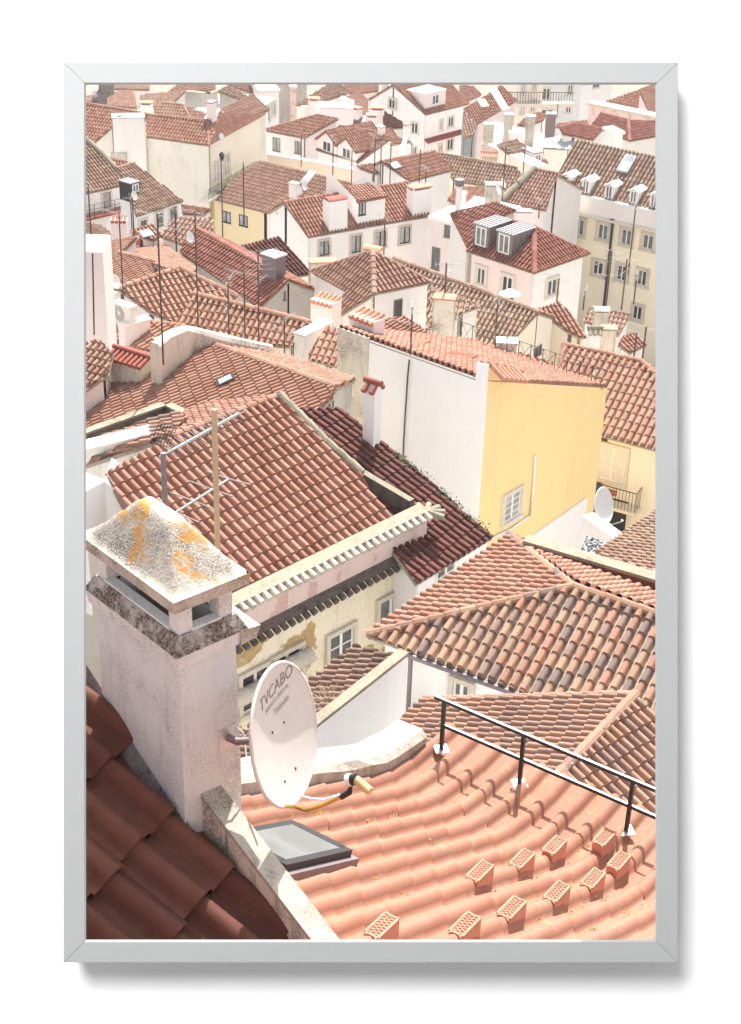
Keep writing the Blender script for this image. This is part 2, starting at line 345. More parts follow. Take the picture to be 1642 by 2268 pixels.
# ---------------------------------------------------------------- house
HOUSES = 'houses of the old quarter'
class House:
    def __init__(s, name, label, wall='white', tile='rust', group=None, cat='house', ov=.14, pitch=.23, course=.36, q_=None, zg=None, style='canal', amp=.112, slabm='mortar', walls=True):
        s.name, s.label, s.wall, s.tile, s.group, s.cat = name, label, wall, tile, group, cat
        s.ov, s.pitch, s.course, s.q_, s.zg, s.style, s.amp, s.slabm = ov, pitch, course, q_, zg, style, amp, slabm
        s.step = .028; s.faces = []; s.tms = []; s.wq = []; s.hasw = walls; s.caps = []; s.exclude = []
    def _add(s, pl, poly, tile=None, extra=()):
        v = [p if isinstance(p, Vector) else onpl(p, pl) for p in poly]
        s.faces.append(v); s.tms.append(tile or s.tile); return v
    def eave(s, a, b, D, slope, poly, tile=None, away=1):
        A = atD(a, D); B = atZ(b, A.z); t = (B - A); t.z = 0; t.normalize(); h = Vector((-t.y, t.x, 0))
        if h.y * away < 0: h = -h
        up = (h + Zv * slope).normalized(); n = t.cross(up); n = n if n.z > 0 else -n
        s.pl = (A, n); return s._add(s.pl, poly, tile)
    def dirf(s, p, D, p2, slope, poly, tile=None, far=False):
        A = atD(p, D); q0 = proj(A); tx, ty = p2[0] - p[0], p2[1] - p[1]; L = math.hypot(tx, ty); c = []
        for i in range(1440):
            th = i * math.pi / 720; d = Vector((math.cos(th), math.sin(th), -slope)); e = proj(A + d * .4)
            ex, ey = e[0] - q0[0], e[1] - q0[1]; l = math.hypot(ex, ey) or 1e-9
            c.append(((ex * tx + ey * ty) / l / L, l, d))
        mx = max(k[0] for k in c); cand = [k for k in c if k[0] > min(.9995, mx - 1e-6)]
        cand.sort(key=lambda k: k[1]); d = (cand[0] if far else cand[-1])[2]
        h = Vector((-d.y, d.x, 0)); n = h.cross(d).normalized(); n = n if n.z > 0 else -n
        s.pl = (A, n); return s._add(s.pl, poly, tile)
    def pts(s, tri, poly=None, tile=None):
        n = (tri[1] - tri[0]).cross(tri[2] - tri[0]).normalized(); n = n if n.z > 0 else -n
        s.pl = (tri[0], n); return s._add(s.pl, poly or tri, tile)
    def mirror(s, fi, i, j, tile=None, k=1.0):
        v = s.faces[fi]; a, b = v[i], v[j]; t = (b - a); t.z = 0; t.normalize(); h = Vector((-t.y, t.x, 0))
        nv = [p.copy() if m in (i, j) else p - h * ((p - a).dot(h) * (1 + k)) for m, p in enumerate(v)]
        s.faces.append(nv); s.tms.append(tile or s.tile); return nv
    def ridge(s, *pp, r=.11): s.caps.append((list(pp), r))
    def finish(s, wmats=(), zdrop=None):
        fs = s.faces
        ds = [(p.dot(CF)) for v in fs for p in v]
        if min(ds) < .72 * max(ds) and max(ds) > 50 or max(ds) > 400 or min(ds) < 5: print('BAD PLANE', s.label, [round(d) for d in ds])
        cen = sum((p for v in fs for p in v), Vector()) / sum(len(v) for v in fs)
        s.zg = gz(cen.y) if s.zg is None else s.zg
        D = cen.length; s.D = D
        if s.q_ is None: s.q_ = 'hi' if D < 46 else ('mid' if D < 95 else 'lo')
        s.root = empty(s.name, (cen.x, cen.y, s.zg), s.label, s.cat, s.group)
        # outer edges
        key = lambda p: (round(p.x / .4), round(p.y / .4)); edges = []
        near = lambda a, b: (a - b).length < .45
        for v in fs:
            n = pnormal(v)
            vv = v if n.z > 0 else v[::-1]
            for i in range(len(vv)): edges.append((vv[i], vv[(i + 1) % len(vv)]))
        outer = [e for e in edges if not any(near(e[0], f[1]) and near(e[1], f[0]) for f in edges)]
        if s.hasw:
            for a, b in outer:
                t = (b - a); t2 = Vector((t.x, t.y, 0)); L = t2.length
                if L < .3: continue
                u = t2 / L; inn = Vector((-u.y, u.x, 0)); k = min(s.ov / L, .4) if s.ov > 0 else 0
                A = a + t * k + inn * s.ov; B = b - t * k + inn * s.ov; A.z -= .03; B.z -= .03
                qd = [Vector((A.x, A.y, s.zg - 1)), Vector((B.x, B.y, s.zg - 1)), B, A]
                s.wq.append([qd, -inn, s.wall, s])
        for px, m in wmats:
            h = hit(px, s.wq)
            if h: h[3][2] = m
        groups = {}
        for wq in s.wq: groups.setdefault(wq[2], []).append(wq)
        for m, l in groups.items():
            mb = MB()
            for wq in l: mb.poly(wq[0], m)
            mb.build('wall', s.root)
        TGT.extend(s.wq)
        # tiles
        allbm = bmesh.new(); me = bpy.data.meshes.new('roof'); mats = []; frames = []
        vs = []; 
        for v, tm in zip(fs, s.tms):
            n = pnormal(v); n = n if n.z > 0 else -n
            dn = Vector((n.x, n.y, 0)); dn = (dn / dn.length if dn.length > 1e-6 else Vector((0, -1, 0)))
            V = (dn - n * dn.dot(n)).normalized(); U = V.cross(n); o = v[0]; s.frame = (U, V, n)
            pl = [((p - o).dot(U), (p - o).dot(V)) for p in v]
            mi = mats.index(tm) if tm in mats else (mats.append(tm) or len(mats) - 1)
            for b2 in tile_field([pl], s.pitch, s.course, s.amp, step=s.step, q_=s.q_, style=s.style, jit=.02 if s.D < 110 else .012):
                for w in b2.verts: w.co = o + U * w.co.x + V * w.co.y + n * (w.co.z + .02)
                for f in b2.faces: f.material_index = mi; f.smooth = True
                tmp = bpy.data.meshes.new('x'); b2.to_mesh(tmp); b2.free(); allbm.from_mesh(tmp); bpy.data.meshes.remove(tmp)
            TGT.append([v, n, 'roof', s, (U, V, n)])
        allbm.normal_update()
        try: allbm.edges.ensure_lookup_table()
        except Exception: pass
        # slab below the tiles
        ms = len(mats); mats.append(s.slabm)
        for v in fs:
            n = pnormal(v); n = n if n.z > 0 else -n; c = sum(v, Vector()) / len(v)
            top = [c + (p - c) * .992 - n * .025 for p in v]; bot = [p - n * .11 for p in top]
            tv = [allbm.verts.new(p) for p in top]; bv = [allbm.verts.new(p) for p in bot]
            fl = [allbm.faces.new(tv), allbm.faces.new(bv[::-1])] + [allbm.faces.new((tv[i], tv[i - 1], bv[i - 1], bv[i])) for i in range(len(v))]
            for f in fl: f.material_index = ms
        allbm.to_mesh(me); allbm.free()
        for m in mats: me.materials.append(MAT[m])
        s.roof = bpy.data.objects.new('roof', me); COL.objects.link(s.roof); s.roof.parent = s.root; s.roof.matrix_parent_inverse = Matrix.Translation(-wl(s.root))
        if s.caps:
            mb = MB()
            for pp, r in s.caps: ridge_mesh(mb, pp, r, s.tile)
            o = mb.build('ridge_tiles', s.root); capuv(o)
        return s
    def win(s, px, w, h, **k):
        b = hit(px, s.wq)
        if not b: print('NO WALL for window', s.label, px); return
        window(s.root, b[1], b[2], w, h, px, **k)
def capuv(o):
    me = o.data; ul = me.uv_layers.new(name='UVMap'); n = len(me.loops); a = np.zeros((n, 2), dtype=np.float32)
    for p in me.polygons:
        a[p.loop_start:p.loop_start + p.loop_total] = ((p.index // 10) * 3 + .5, 5.5)
    ul.data.foreach_set('uv', a.ravel())
def ridge_mesh(mb, pp, r, mat, seg=.42, n=6):
    for a, b in zip(pp[:-1], pp[1:]):
        L = (b - a).length; m = max(1, int(round(L / seg))); t = (b - a) / L; x = t.cross(Zv).normalized(); y = x.cross(t)
        if y.z < 0: y = -y
        for i in range(m):
            p0 = a + t * (L * i / m) ; p1 = a + t * (L * (i + 1) / m + .02); r0, r1 = r * 1.08, r * .92
            if t.z > 0: r0, r1 = r * 1.1, r * .92
            v = []
            for p, rr, k in ((p0, r0, .012), (p1, r1, 0)):
                for j in range(n):
                    th = math.pi * j / (n - 1); v.append(p + x * math.cos(th) * rr + y * (math.sin(th) * rr + k + .015))
            f = [(j, j + 1, n + j + 1, n + j) for j in range(n - 1)] + [tuple(range(n))] + [tuple(range(n, 2 * n))]
            mb.mesh(v, f, mat, False)

def size_on(P, T, wpx, hpx):
    e = proj(P); a = proj(P + T); c = proj(P + Zv)
    return wpx / max(abs(a[0] - e[0]), 1e-3), hpx / math.hypot(c[0] - e[0], c[1] - e[1])
def window(root, P, n, wpx, hpx, px, fr='whitep', pane=None, sur='stoneframe', cols=2, rows=1, sw=.14, name='window', meters=False, parts=True, off=0):
    T = Vector((-n.y, n.x, 0)).normalized()
    if T.x < 0: T = -T
    if meters: w, h = wpx, hpx
    else: w, h = size_on(P, T, wpx, hpx)
    w = min(w, 2.2); h = min(h, 3.2)
    mb = MB(); c = P + n * off
    o = .1
    if sur:
        mb.box(c + T * (w / 2 + sw / 2) + n * o / 2, T, n, Zv, sw / 2, o / 2 + .01, h / 2 + sw, sur); mb.box(c - T * (w / 2 + sw / 2) + n * o / 2, T, n, Zv, sw / 2, o / 2 + .01, h / 2 + sw, sur)
        mb.box(c + Zv * (h / 2 + sw / 2) + n * o / 2, T, n, Zv, w / 2, o / 2 + .012, sw / 2, sur); mb.box(c - Zv * (h / 2 + sw / 2) + n * (o / 2 + .02), T, n, Zv, w / 2 + sw + .03, o / 2 + .04, sw / 2.2, sur)
    else:
        mb.box(c - Zv * (h / 2 + .03) + n * .03, T, n, Zv, w / 2 + .05, .04, .03, fr)
    wo = mb.build(name, root)
    f = MB(); fw = .055
    for sgn in (-1, 1):
        f.box(c + T * sgn * (w / 2 - fw / 2) + n * .025, T, n, Zv, fw / 2, .02, h / 2, fr); f.box(c + Zv * sgn * (h / 2 - fw / 2) + n * .025, T, n, Zv, w / 2 - fw, .02, fw / 2, fr)
    for i in range(1, cols): f.box(c + T * (w * (i / cols - .5)) + n * .028, T, n, Zv, .045 if i * 2 == cols else .02, .02, h / 2 - fw, fr)
    for i in range(1, rows): f.box(c + Zv * (h * (i / rows - .5)) + n * .024, T, n, Zv, w / 2 - fw, .015, .02, fr)
    fo = f.build('frame', wo)
    p = MB(); p.box(c + n * .006, T, n, Zv, w / 2 - .02, .005, h / 2 - .02, pane or random.choice(['gdark', 'gcurt', 'gmid', 'gcurt'])); p.build('pane', wo)
    return wo
def chimney(hs, px, w, d, h, mat='white', cap='flat', ang=None, name='chimney', capm='terra', grow=0, capw=.06, emb=.6, wp=None, hp=None, D=None, label=None):
    """px: pixel of the middle of the foot; stands on whatever roof is there. Part of its house."""
    b = hit(px)
    if D: P = atD(px, D); root = empty(name, P, label, 'chimney'); b = None; emb = max(emb, 5)
    elif not b or len(b[3]) < 5:
        print('CHIMNEY MISS', px, name, b and (b[3][2], b[3][3].label))
        return None
    else: P = b[1]; root = b[3][3].root if hs is None else hs.root
    if b and len(b[3]) > 4: U, V, n = b[3][4]
    else: U, V = Vector((1, 0, 0)), Vector((0, -1, 0))
    X = Vector((U.x, U.y, 0)).normalized(); 
    if ang is not None: X = Vector((math.cos(R(ang)), math.sin(R(ang)), 0))
    Y = Vector((-X.y, X.x, 0)); mb = MB()
    e0 = proj(P)
    if wp:
        sc_ = wp / (abs(proj(P + X)[0] - e0[0]) * w + abs(proj(P + Y)[0] - e0[0]) * d); w *= sc_; d *= sc_
    if hp: h = hp / math.hypot(proj(P + Zv)[0] - e0[0], proj(P + Zv)[1] - e0[1])
    mb.box(P + Zv * (h / 2 - emb / 2), X, Y, Zv, w / 2, d / 2, h / 2 + emb / 2, mat, grow)
    o = mb.build('shaft' if D else name, root); c = MB(); T = P + Zv * h
    if cap == 'flat': c.box(T + Zv * .04, X, Y, Zv, w / 2 + capw, d / 2 + capw, .04, capm)
    elif cap == 'slab':
        for sx in (-1, 1):
            for sy in (-1, 1): c.box(T + X * sx * (w / 2 - .08) + Y * sy * (d / 2 - .08) + Zv * .08, X, Y, Zv, .06, .06, .08, mat)
        c.box(T + Zv * .2, X, Y, Zv, w / 2 + capw, d / 2 + capw, .04, capm)
    elif cap in ('tiled', 'gable'):
        L, S = (X, Y) if w > d else (Y, X); hl, hw = (max(w, d) / 2 + .08, min(w, d) / 2 + .12)
        m = max(2, int(2 * hl / .22))
        for sg in (-1, 1):
            for i in range(m):
                p = T + L * (-hl + (i + .5) * 2 * hl / m); a = p + Zv * .26 + S * sg * .02; e = p + S * sg * hw + Zv * .05
                c.tube([a, e], [.075, .095], capm, 6)
        c.tube([T - L * (hl + .03) + Zv * .31, T + L * (hl + .03) + Zv * .31], .1, capm, 8)
        c.mesh([T - L * (hl - .08) - S * (hw - .12), T + L * (hl - .08) - S * (hw - .12), T + L * (hl - .08) + S * (hw - .12), T - L * (hl - .08) + S * (hw - .12), T - L * (hl - .08) + Zv * .26, T + L * (hl - .08) + Zv * .26],
               [(0, 1, 5, 4), (2, 3, 4, 5), (0, 4, 3), (1, 2, 5)], mat)
    elif cap == 'lean':
        m = max(2, int(w / .22))
        for i in range(m):
            p = T + X * (-w / 2 + (i + .5) * w / m); c.tube([p + Y * (d / 2 + .05) + Zv * .3, p - Y * (d / 2 + .1) + Zv * .08], [.085, .1], capm, 6)
        c.box(T + Zv * .1, X, Y, Zv, w / 2, d / 2, .1, mat)
    elif cap == 'arch':
        k = 8; v = []
        for e in (-1, 1):
            for j in range(k + 1):
                th = math.pi * (.18 + .64 * j / k); v.append(T + X * e * (w / 2 + .05) + Y * math.cos(th) * (d / 2 + .12) + Zv * (math.sin(th) * .32 - .1))
        c.mesh(v, [(j, j + 1, k + 2 + j, k + 1 + j) for j in range(k)] + [tuple(range(k + 1)), tuple(range(k + 1, 2 * k + 2))], capm)
    c.build('chimney_cap', o); return o, P, X, Y
def skylight(px, w, l, m='gsky', fm='galv', hs=None, h=.12, up=None, name='skylight', wp=None):
    b = hit(px)
    if not b or len(b[3]) < 5: print('SKY MISS', px, b and b[3][2]); return None
    U, V, n = b[3][4]; P = b[1] + n * .06; root = b[3][3].root; mb = MB()
    if wp: k_ = wp / (abs(proj(P + U)[0] - proj(P)[0]) * w + abs(proj(P + V)[0] - proj(P)[0]) * l); w *= k_; l *= k_
    mb.box(P + n * h / 2, U, V, n, w / 2, l / 2, h / 2, fm); o = mb.build(name, root)
    g = MB(); g.box(P + n * (h + .006), U, V, n, w / 2 - .08, l / 2 - .08, .005, m); g.build('pane', o); return o
def tiled_patch(hs, tri, tile='rust', pitch=.25, name='dormer_roof', course=.42, th=.12):
    v = tri; n = pnormal(v); n = n if n.z > 0 else -n; dn = Vector((n.x, n.y, 0)).normalized(); V = (dn - n * dn.dot(n)).normalized(); U = V.cross(n); o = v[0]
    pl = [((p - o).dot(U), (p - o).dot(V)) for p in v]; bm = tile_field([pl], pitch, course, .07, q_='mid')[0]
    for w_ in bm.verts: w_.co = o + U * w_.co.x + V * w_.co.y + n * (w_.co.z + .02)
    for f in bm.faces: f.smooth = True
    top = [bm.verts.new(p) for p in v]; bot = [bm.verts.new(p - n * th) for p in v]; f = [bm.faces.new(top), bm.faces.new(bot[::-1])] + [bm.faces.new((top[i], top[i - 1], bot[i - 1], bot[i])) for i in range(len(v))]
    me = bpy.data.meshes.new(name); bm.to_mesh(me); bm.free(); me.materials.append(MAT[tile]); o_ = bpy.data.objects.new(name, me); COL.objects.link(o_); o_.parent = hs.root; o_.matrix_parent_inverse = Matrix.Translation(-wl(hs.root)); return o_
def dormer(hs, px, w, h, l, wall='white', roof='shed', winm='whitep', pane='gdark', rm='zinc', seams=0, frac=(.62, .7), tile='rust', rise=.0, name='dormer', T=None, wp=None, hp=None):
    """px: middle of the foot of its front wall on the roof."""
    b = hit(px)
    if not b or len(b[3]) < 5: print('DORMER MISS', px, b and (b[3][2], b[3][3].label)); return None
    U, V, n = b[3][4]; P = b[1]; f = Vector((V.x, V.y, 0)).normalized(); X = Vector((-f.y, f.x, 0)); X = X if X.x > 0 else -X; root = b[3][3].root
    e0 = proj(P)
    if wp: k_ = wp / abs(proj(P + X)[0] - e0[0]) / w; w *= k_; l *= k_
    if hp: h = hp / math.hypot(proj(P + Zv)[0] - e0[0], proj(P + Zv)[1] - e0[1])
    mb = MB(); c = P - f * l / 2 + Zv * h / 2
    mb.box(c - Zv * .3, X, f, Zv, w / 2, l / 2, h / 2 + .3, wall); o = mb.build(name, root)
    r = MB(); T0 = P + Zv * h - f * l / 2
    if roof == 'shed':
        r.box(T0 + Zv * .04, X, f, Zv, w / 2 + .05, l / 2 + .05, .04, rm)
        for i in range(seams): r.box(T0 + Zv * .1 + X * w * ((i + .5) / seams - .5), X, f, Zv, .035, l / 2 + .04, .03, 'zincdark')
        if seams:
            for sx in (-1, 1):
                for i in range(4): r.box(P + X * sx * (w / 2 + .015) - f * (l * (i + .5) / 4) + Zv * (h / 2 - .06), X, f, Zv, .02, .015, h / 2 - .06, 'zincdark')
    elif roof == 'gable' and 'tiles_' + rm in bpy.data.materials:
        zz = rise or w * .28; hs_ = b[3][3]; r.mesh([P + X * w / 2 + Zv * h, P - X * w / 2 + Zv * h, P + Zv * (h + zz)], [(0, 1, 2)], wall)
        for sx in (-1, 1):
            a = P + f * .2 + Zv * (h + zz); d = a - f * (l + .2); k_ = X * sx * (w / 2 + .2) - Zv * (zz + .12); tiled_patch(hs_, [a, d, d + k_, a + k_], rm, .27)
    elif roof == 'gable':
        e = .14; zz = rise or w * .28
        for sx in (-1, 1):
            a = P + f * e + Zv * (h + zz); d = a - f * (l + e); s_ = X * sx * (w / 2 + .12) - Zv * (zz + .05)
            r.mesh([a, a + s_, d + s_, d, a - Zv * .09, a + s_ - Zv * .09, d + s_ - Zv * .09, d - Zv * .09], [(0, 1, 2, 3), (4, 7, 6, 5), (0, 4, 5, 1), (1, 5, 6, 2)], rm)
        r.mesh([P + X * w / 2 + Zv * h, P - X * w / 2 + Zv * h, P + Zv * (h + zz)], [(0, 1, 2)], wall)
    if r.f: r.build('dormer_roof', o)
    if winm:
        g = MB(); ww, hh = w * frac[0], h * frac[1]; cc = P + f * .01 + Zv * (h * .52)
        for sg in (-1, 1):
            g.box(cc + X * sg * (ww / 2), X, f, Zv, .045, .035, hh / 2 + .04, winm); g.box(cc + Zv * sg * hh / 2, X, f, Zv, ww / 2, .034, .045, winm)
        g.box(cc, X, f, Zv, .045, .033, hh / 2, winm); g.box(cc, X, f, Zv, ww / 2, .02, hh / 2, pane); g.build('dormer_window', o)
    return o
ANT = [0]
def antenna(px, top, label, kind=0, mat='mast', r=.022, base=None, D=None, sub=0, az=None, sc=1.0):
    b = None if D else hit(px)
    if not D and not b: print('ANT MISS', px); return None
    P = base or (atD(px, D) if D else b[1]); e = proj(P); u = proj(P + Zv); hgt = (e[1] - top) / (e[1] - u[1])
    root = empty('tv_antenna', P, label, 'antenna', 'television aerials on the roofs'); rs = random.Random(int(px[0] * 7 + px[1]))
    m = MB(); m.tube([P - Zv * .1, P + Zv * hgt], r * sc, mat, 6); m.build('mast', root)
    a = az if az is not None else rs.uniform(0, 3.1)
    def yagi(z, a, L, n, el, mt='alu'):
        y = MB(); d = Vector((math.cos(a), math.sin(a), .04)); x = Vector((-math.sin(a), math.cos(a), 0)); c = P + Zv * z
        y.tube([c - d * L * .35, c + d * L * .65], .009 * sc, mt, 5)
        for i in range(n):
            p = c + d * (L * (i / (n - 1) - .35)); e = el * (1 - .35 * i / n); y.tube([p - x * e, p + x * e], .0045 * sc, mt, 4)
        y.build('aerial', root)
    if kind >= 0: yagi(hgt - .06, a, 1.1 * sc, 9, .22 * sc)
    if kind >= 1: yagi(hgt - .5 * sc, a + 1.3, 1.3 * sc, 4, .5 * sc)
    if kind >= 2: yagi(hgt - 1.1 * sc, a + .6, .9 * sc, 7, .2 * sc)
    return root
def dish(root_or_none, P, n, r, label, cat='satellite dish', mat='dishgrey', arm=True, group=None, name='satellite_dish', back=None):
    root = empty(name, P, label, cat, group); X = Zv.cross(n).normalized(); Y = n.cross(X); m = MB(); K, S = 6, 32; v = [P - n * .09 * r * 1.2]; f = []
    for i in range(1, K + 1):
        rr = r * i / K
        for j in range(S):
            th = 2 * math.pi * j / S; v.append(P + X * math.cos(th) * rr * .93 + Y * math.sin(th) * rr - n * .108 * r * (1 - (i / K) ** 2))
    for j in range(S): f.append((0, 1 + j, 1 + (j + 1) % S))
    for i in range(K - 1):
        for j in range(S): f.append((1 + i * S + j, 1 + (i + 1) * S + j, 1 + (i + 1) * S + (j + 1) % S, 1 + i * S + (j + 1) % S))
    m.mesh(v, f, mat, True); b = 1 + (K - 1) * S
    v2 = [v[0] - n * .012] + [p - n * .012 for p in v[1:]]; m.mesh(v2, [t[::-1] for t in f], mat, True)
    rim = [P + (X * math.cos(2 * math.pi * j / S) * .935 + Y * math.sin(2 * math.pi * j / S)) * r - n * .006 for j in range(S + 1)]
    m.tube(rim, .012 * (r / .43), mat, 6, False); m.build('reflector', root)
    if back is not None:
        a = MB(); a.tube([P - n * .05, back], .02, 'galv', 8); a.build('mount_arm', root)
    if arm:
        a = MB(); e = P - Y * r * .9 + n * r * .95; a.tube([P - Y * r * .95 - n * .02, P - Y * r * 1.1 + n * r * .2, e], .012, 'galv', 6); a.tube([e, e - n * .06 + Y * .05], .03, 'plasticw', 8); a.build('feed_arm', root)
    return root, X, Y
# ================================================================ room wall and hung frame
def FP(x, y, D): return (CR * ((x - CX) / FPX) + CU * ((CY - y) / FPX)) * 2.0 + CF * D
def _plain(key, c, rough=.6):
    k = N(key); g = k.geo(); f = k.noise(g, 30, 2)
    MAT[key] = k.fin(k.ramp(f, [(.3, tuple(x * .985 for x in c)), (.7, c)]), rough, spec=.2); return MAT[key]
_plain('roomwhite', (.88, .88, .88), .9); _plain('framegrey', (.335, .337, .34), .55)
mb = MB(); E = 2.4; ho = (166, 163, 1477, 2107)
def rc(x, y, D): return CR * x + CU * y + CF * D
hx0, hx1, hy1, hy0 = (ho[0] - CX) / FPX * 2, (ho[2] - CX) / FPX * 2, (CY - ho[1]) / FPX * 2, (CY - ho[3]) / FPX * 2
for D, T in ((2.0, 1), (2.03, 0)):
    o4 = [rc(-E, -E, D), rc(E, -E, D), rc(E, E, D), rc(-E, E, D)]; i4 = [rc(hx0, hy0, D), rc(hx1, hy0, D), rc(hx1, hy1, D), rc(hx0, hy1, D)]
    for i in range(4): mb.poly([o4[i], o4[(i + 1) % 4], i4[(i + 1) % 4], i4[i]], 'roomwhite')
    if T: I0 = i4
    else:
        for i in range(4): mb.poly([I0[i], I0[(i + 1) % 4], i4[(i + 1) % 4], i4[i]], 'roomwhite')
c8 = [rc(x, y, D) for D in (2.03, -2.6) for x, y in ((-E, -E), (E, -E), (E, E), (-E, E))]
_plain('shieldgrey', (.55, .55, .55), .9)
for i in range(4): mb.poly([c8[i], c8[(i + 1) % 4], c8[4 + (i + 1) % 4], c8[4 + i]], 'shieldgrey')  # unseen sides and back, added to keep sun and sky off the wall
mb.poly(c8[4:], 'shieldgrey')
w = mb.build('wall_and_sun_shield'); tag(w, kind='structure')
fr = empty('picture_frame', FP(821, 2130, 2.0), 'slim light grey mitred picture frame on the white wall, around the rooftop view', 'picture frame')
O = [(140, 137), (1503, 137), (1503, 2133), (140, 2133)]; I = [(190, 186), (1453, 186), (1453, 2083), (190, 2083)]
def lerp(a, b, t): return (a[0] + (b[0] - a[0]) * t, a[1] + (b[1] - a[1]) * t)
DF = 1.926
def FQ(p, D): return (CR * ((p[0] - CX) / FPX) + CU * ((CY - p[1]) / FPX)) * DF + CF * D
for i in range(4):
    m = MB(); prof = [(0, 2.0), (0, DF + .002), (.03, DF), (.93, DF), (1.0, DF + .003), (.3, 1.995)]; e0, e1 = [], []; j = (i + 1) % 4
    for t, D in prof:
        a, b = lerp(O[i], I[i], t), lerp(O[j], I[j], t); L = math.hypot(b[0] - a[0], b[1] - a[1]); g = .45 / L
        e0.append(FQ(lerp(a, b, g), D)); e1.append(FQ(lerp(b, a, g), D))
    n = len(prof); m.mesh(e0 + e1, [(k, k + 1, n + k + 1, n + k) for k in range(n - 1)] + [tuple(range(n)), tuple(range(n, 2 * n))], 'framegrey'); m.build('frame_rail', fr)
m = MB()
for i in range(4):
    j = (i + 1) % 4; m.poly([FQ(lerp(O[i], I[i], .05), 1.97), FQ(lerp(O[j], I[j], .05), 1.97), FQ(lerp(O[j], I[j], .3), 1.97), FQ(lerp(O[i], I[i], .3), 1.97)], 'zincdark')
m.build('frame_core', fr)

# ================================================================ ground
gm = MB(); ys = [-60, -5, 12, 25, 38, 50, 65, 80, 100, 130, 160, 200, 300, 600, 1500, 3500]; xs = [-900, -200, -60, 0, 60, 200, 900]; vs = [Vector((x, y, gz(y))) for y in ys for x in xs]
plaster('ground', (150, 142, 132), .5, (110, 104, 98))
gm.mesh(vs, [(j * 7 + i, j * 7 + i + 1, (j + 1) * 7 + i + 1, (j + 1) * 7 + i) for j in range(len(ys) - 1) for i in range(6)], 'ground')
tag(gm.build('ground'), kind='structure')

# ================================================================ near salmon roof (flared eave)
zE = atD((977, 1614), 14.6).z; A0 = atZ((977, 1614), zE); B0 = atZ((1431, 1811), zE)
eU = (B0 - A0).normalized(); dH = Vector((-eU.y, eU.x, 0)); dH = dH if dH.y > 0 else -dH
_L = [0.0]; _X = [0.0]; _Z = [0.0]
def _s(L):
    t = min(1, max(0, (L - .35) / 1.3)); t = t * t * (3 - 2 * t); return .03 + (.54 - .03) * t
while _L[-1] < 13:
    d = .05; s_ = _s(_L[-1] + d / 2); c = 1 / math.hypot(1, s_); _L.append(_L[-1] + d); _X.append(_X[-1] + d * c); _Z.append(_Z[-1] + d * c * s_)
def nr(u, L, h=0):
    X, Z = float(np.interp(L, _L, _X)), float(np.interp(L, _L, _Z)); s_ = _s(L); n = (Zv + dH * s_).normalized()
    return A0 + eU * u - dH * X + Zv * Z + n * h
def nrinv(px):
    u, L = 1.5, 3.0
    for _ in range(40):
        e = proj(nr(u, L)); a = proj(nr(u + .01, L)); b = proj(nr(u, L + .01))
        J = np.array([[(a[0] - e[0]) / .01, (b[0] - e[0]) / .01], [(a[1] - e[1]) / .01, (b[1] - e[1]) / .01]]); d = np.linalg.solve(J, np.array([px[0] - e[0], px[1] - e[1]]))
        u += float(np.clip(d[0], -1, 1)); L += float(np.clip(d[1], -1, 1)); L = max(0, min(12, L))
    return u, L
NU0 = nrinv((939, 1668))[0]
NR = empty('tiled_house', A0 + Vector((0, -3, -14)), 'near house under the big salmon tiled roof with black railing and flared eave', 'house')
bl = tile_field([[(NU0 - .05, -10.5), (9.5, -10.5), (9.5, 0), (NU0 - .05, 0)]], .243, .37, .1, .017, 'hi', 'lusa', .01)
b2 = bl[0]; 
for v in b2.verts: v.co = nr(v.co.x, -v.co.y, v.co.z)
for f in b2.faces: f.smooth = True
me = bpy.data.meshes.new('roof'); b2.to_mesh(me); b2.free(); me.materials.append(MAT['near']); o = bpy.data.objects.new('roof', me); COL.objects.link(o); o.parent = NR; o.matrix_parent_inverse = Matrix.Translation(-wl(NR))
m = MB(); k = 24; vs = []
for i in range(k + 1):
    L = .12 + 10.3 * (i / k) ** 1.6; vs += [nr(NU0, L, -.01), nr(9.4, L, -.01), nr(NU0, L, -.2), nr(9.4, L, -.2)]
m.mesh(vs, [(4 * i, 4 * i + 1, 4 * i + 5, 4 * i + 4) for i in range(k)] + [(4 * i + 2, 4 * i + 6, 4 * i + 7, 4 * i + 3) for i in range(k)] + [(0, 1, 3, 2)] + [(4 * i, 4 * i + 4, 4 * i + 6, 4 * i + 2) for i in range(k)], 'mortar'); m.build('roof_slab', NR)
m = MB(); a, b, c, d = nr(NU0, .5, -.1), nr(9.4, .5, -.1), nr(9.4, 10.3, -.1), nr(NU0, 10.3, -.1); zg = -26
for p, r_ in ((a, b), (b, c), (c, d), (d, a)): m.poly([Vector((p.x, p.y, zg)), Vector((r_.x, r_.y, zg)), r_, p], 'clean')
m.build('wall', NR)
# verge coping (lichen covered, follows the flare)
m = MB(); rs = random.Random(3); vs = []; K = 30
for i in range(K + 1):
    L = .42 + 7.5 * i / K; w_ = .34
    for (du, h) in ((-w_, -.3), (0.0, -.05), (0.02, .2), (-.03, .25), (-w_ + .03, .25), (-w_, .2)): vs.append(nr(NU0 + du + rs.uniform(-.008, .008), L, h + rs.uniform(-.012, .012)))
m.mesh(vs, [(6 * i + j, 6 * i + (j + 1) % 6, 6 * i + 6 + (j + 1) % 6, 6 * i + 6 + j) for i in range(K) for j in range(6)] + [tuple(range(6)), tuple(range(6 * K, 6 * K + 6))], 'lichwhite'); m.build('verge_coping', NR)
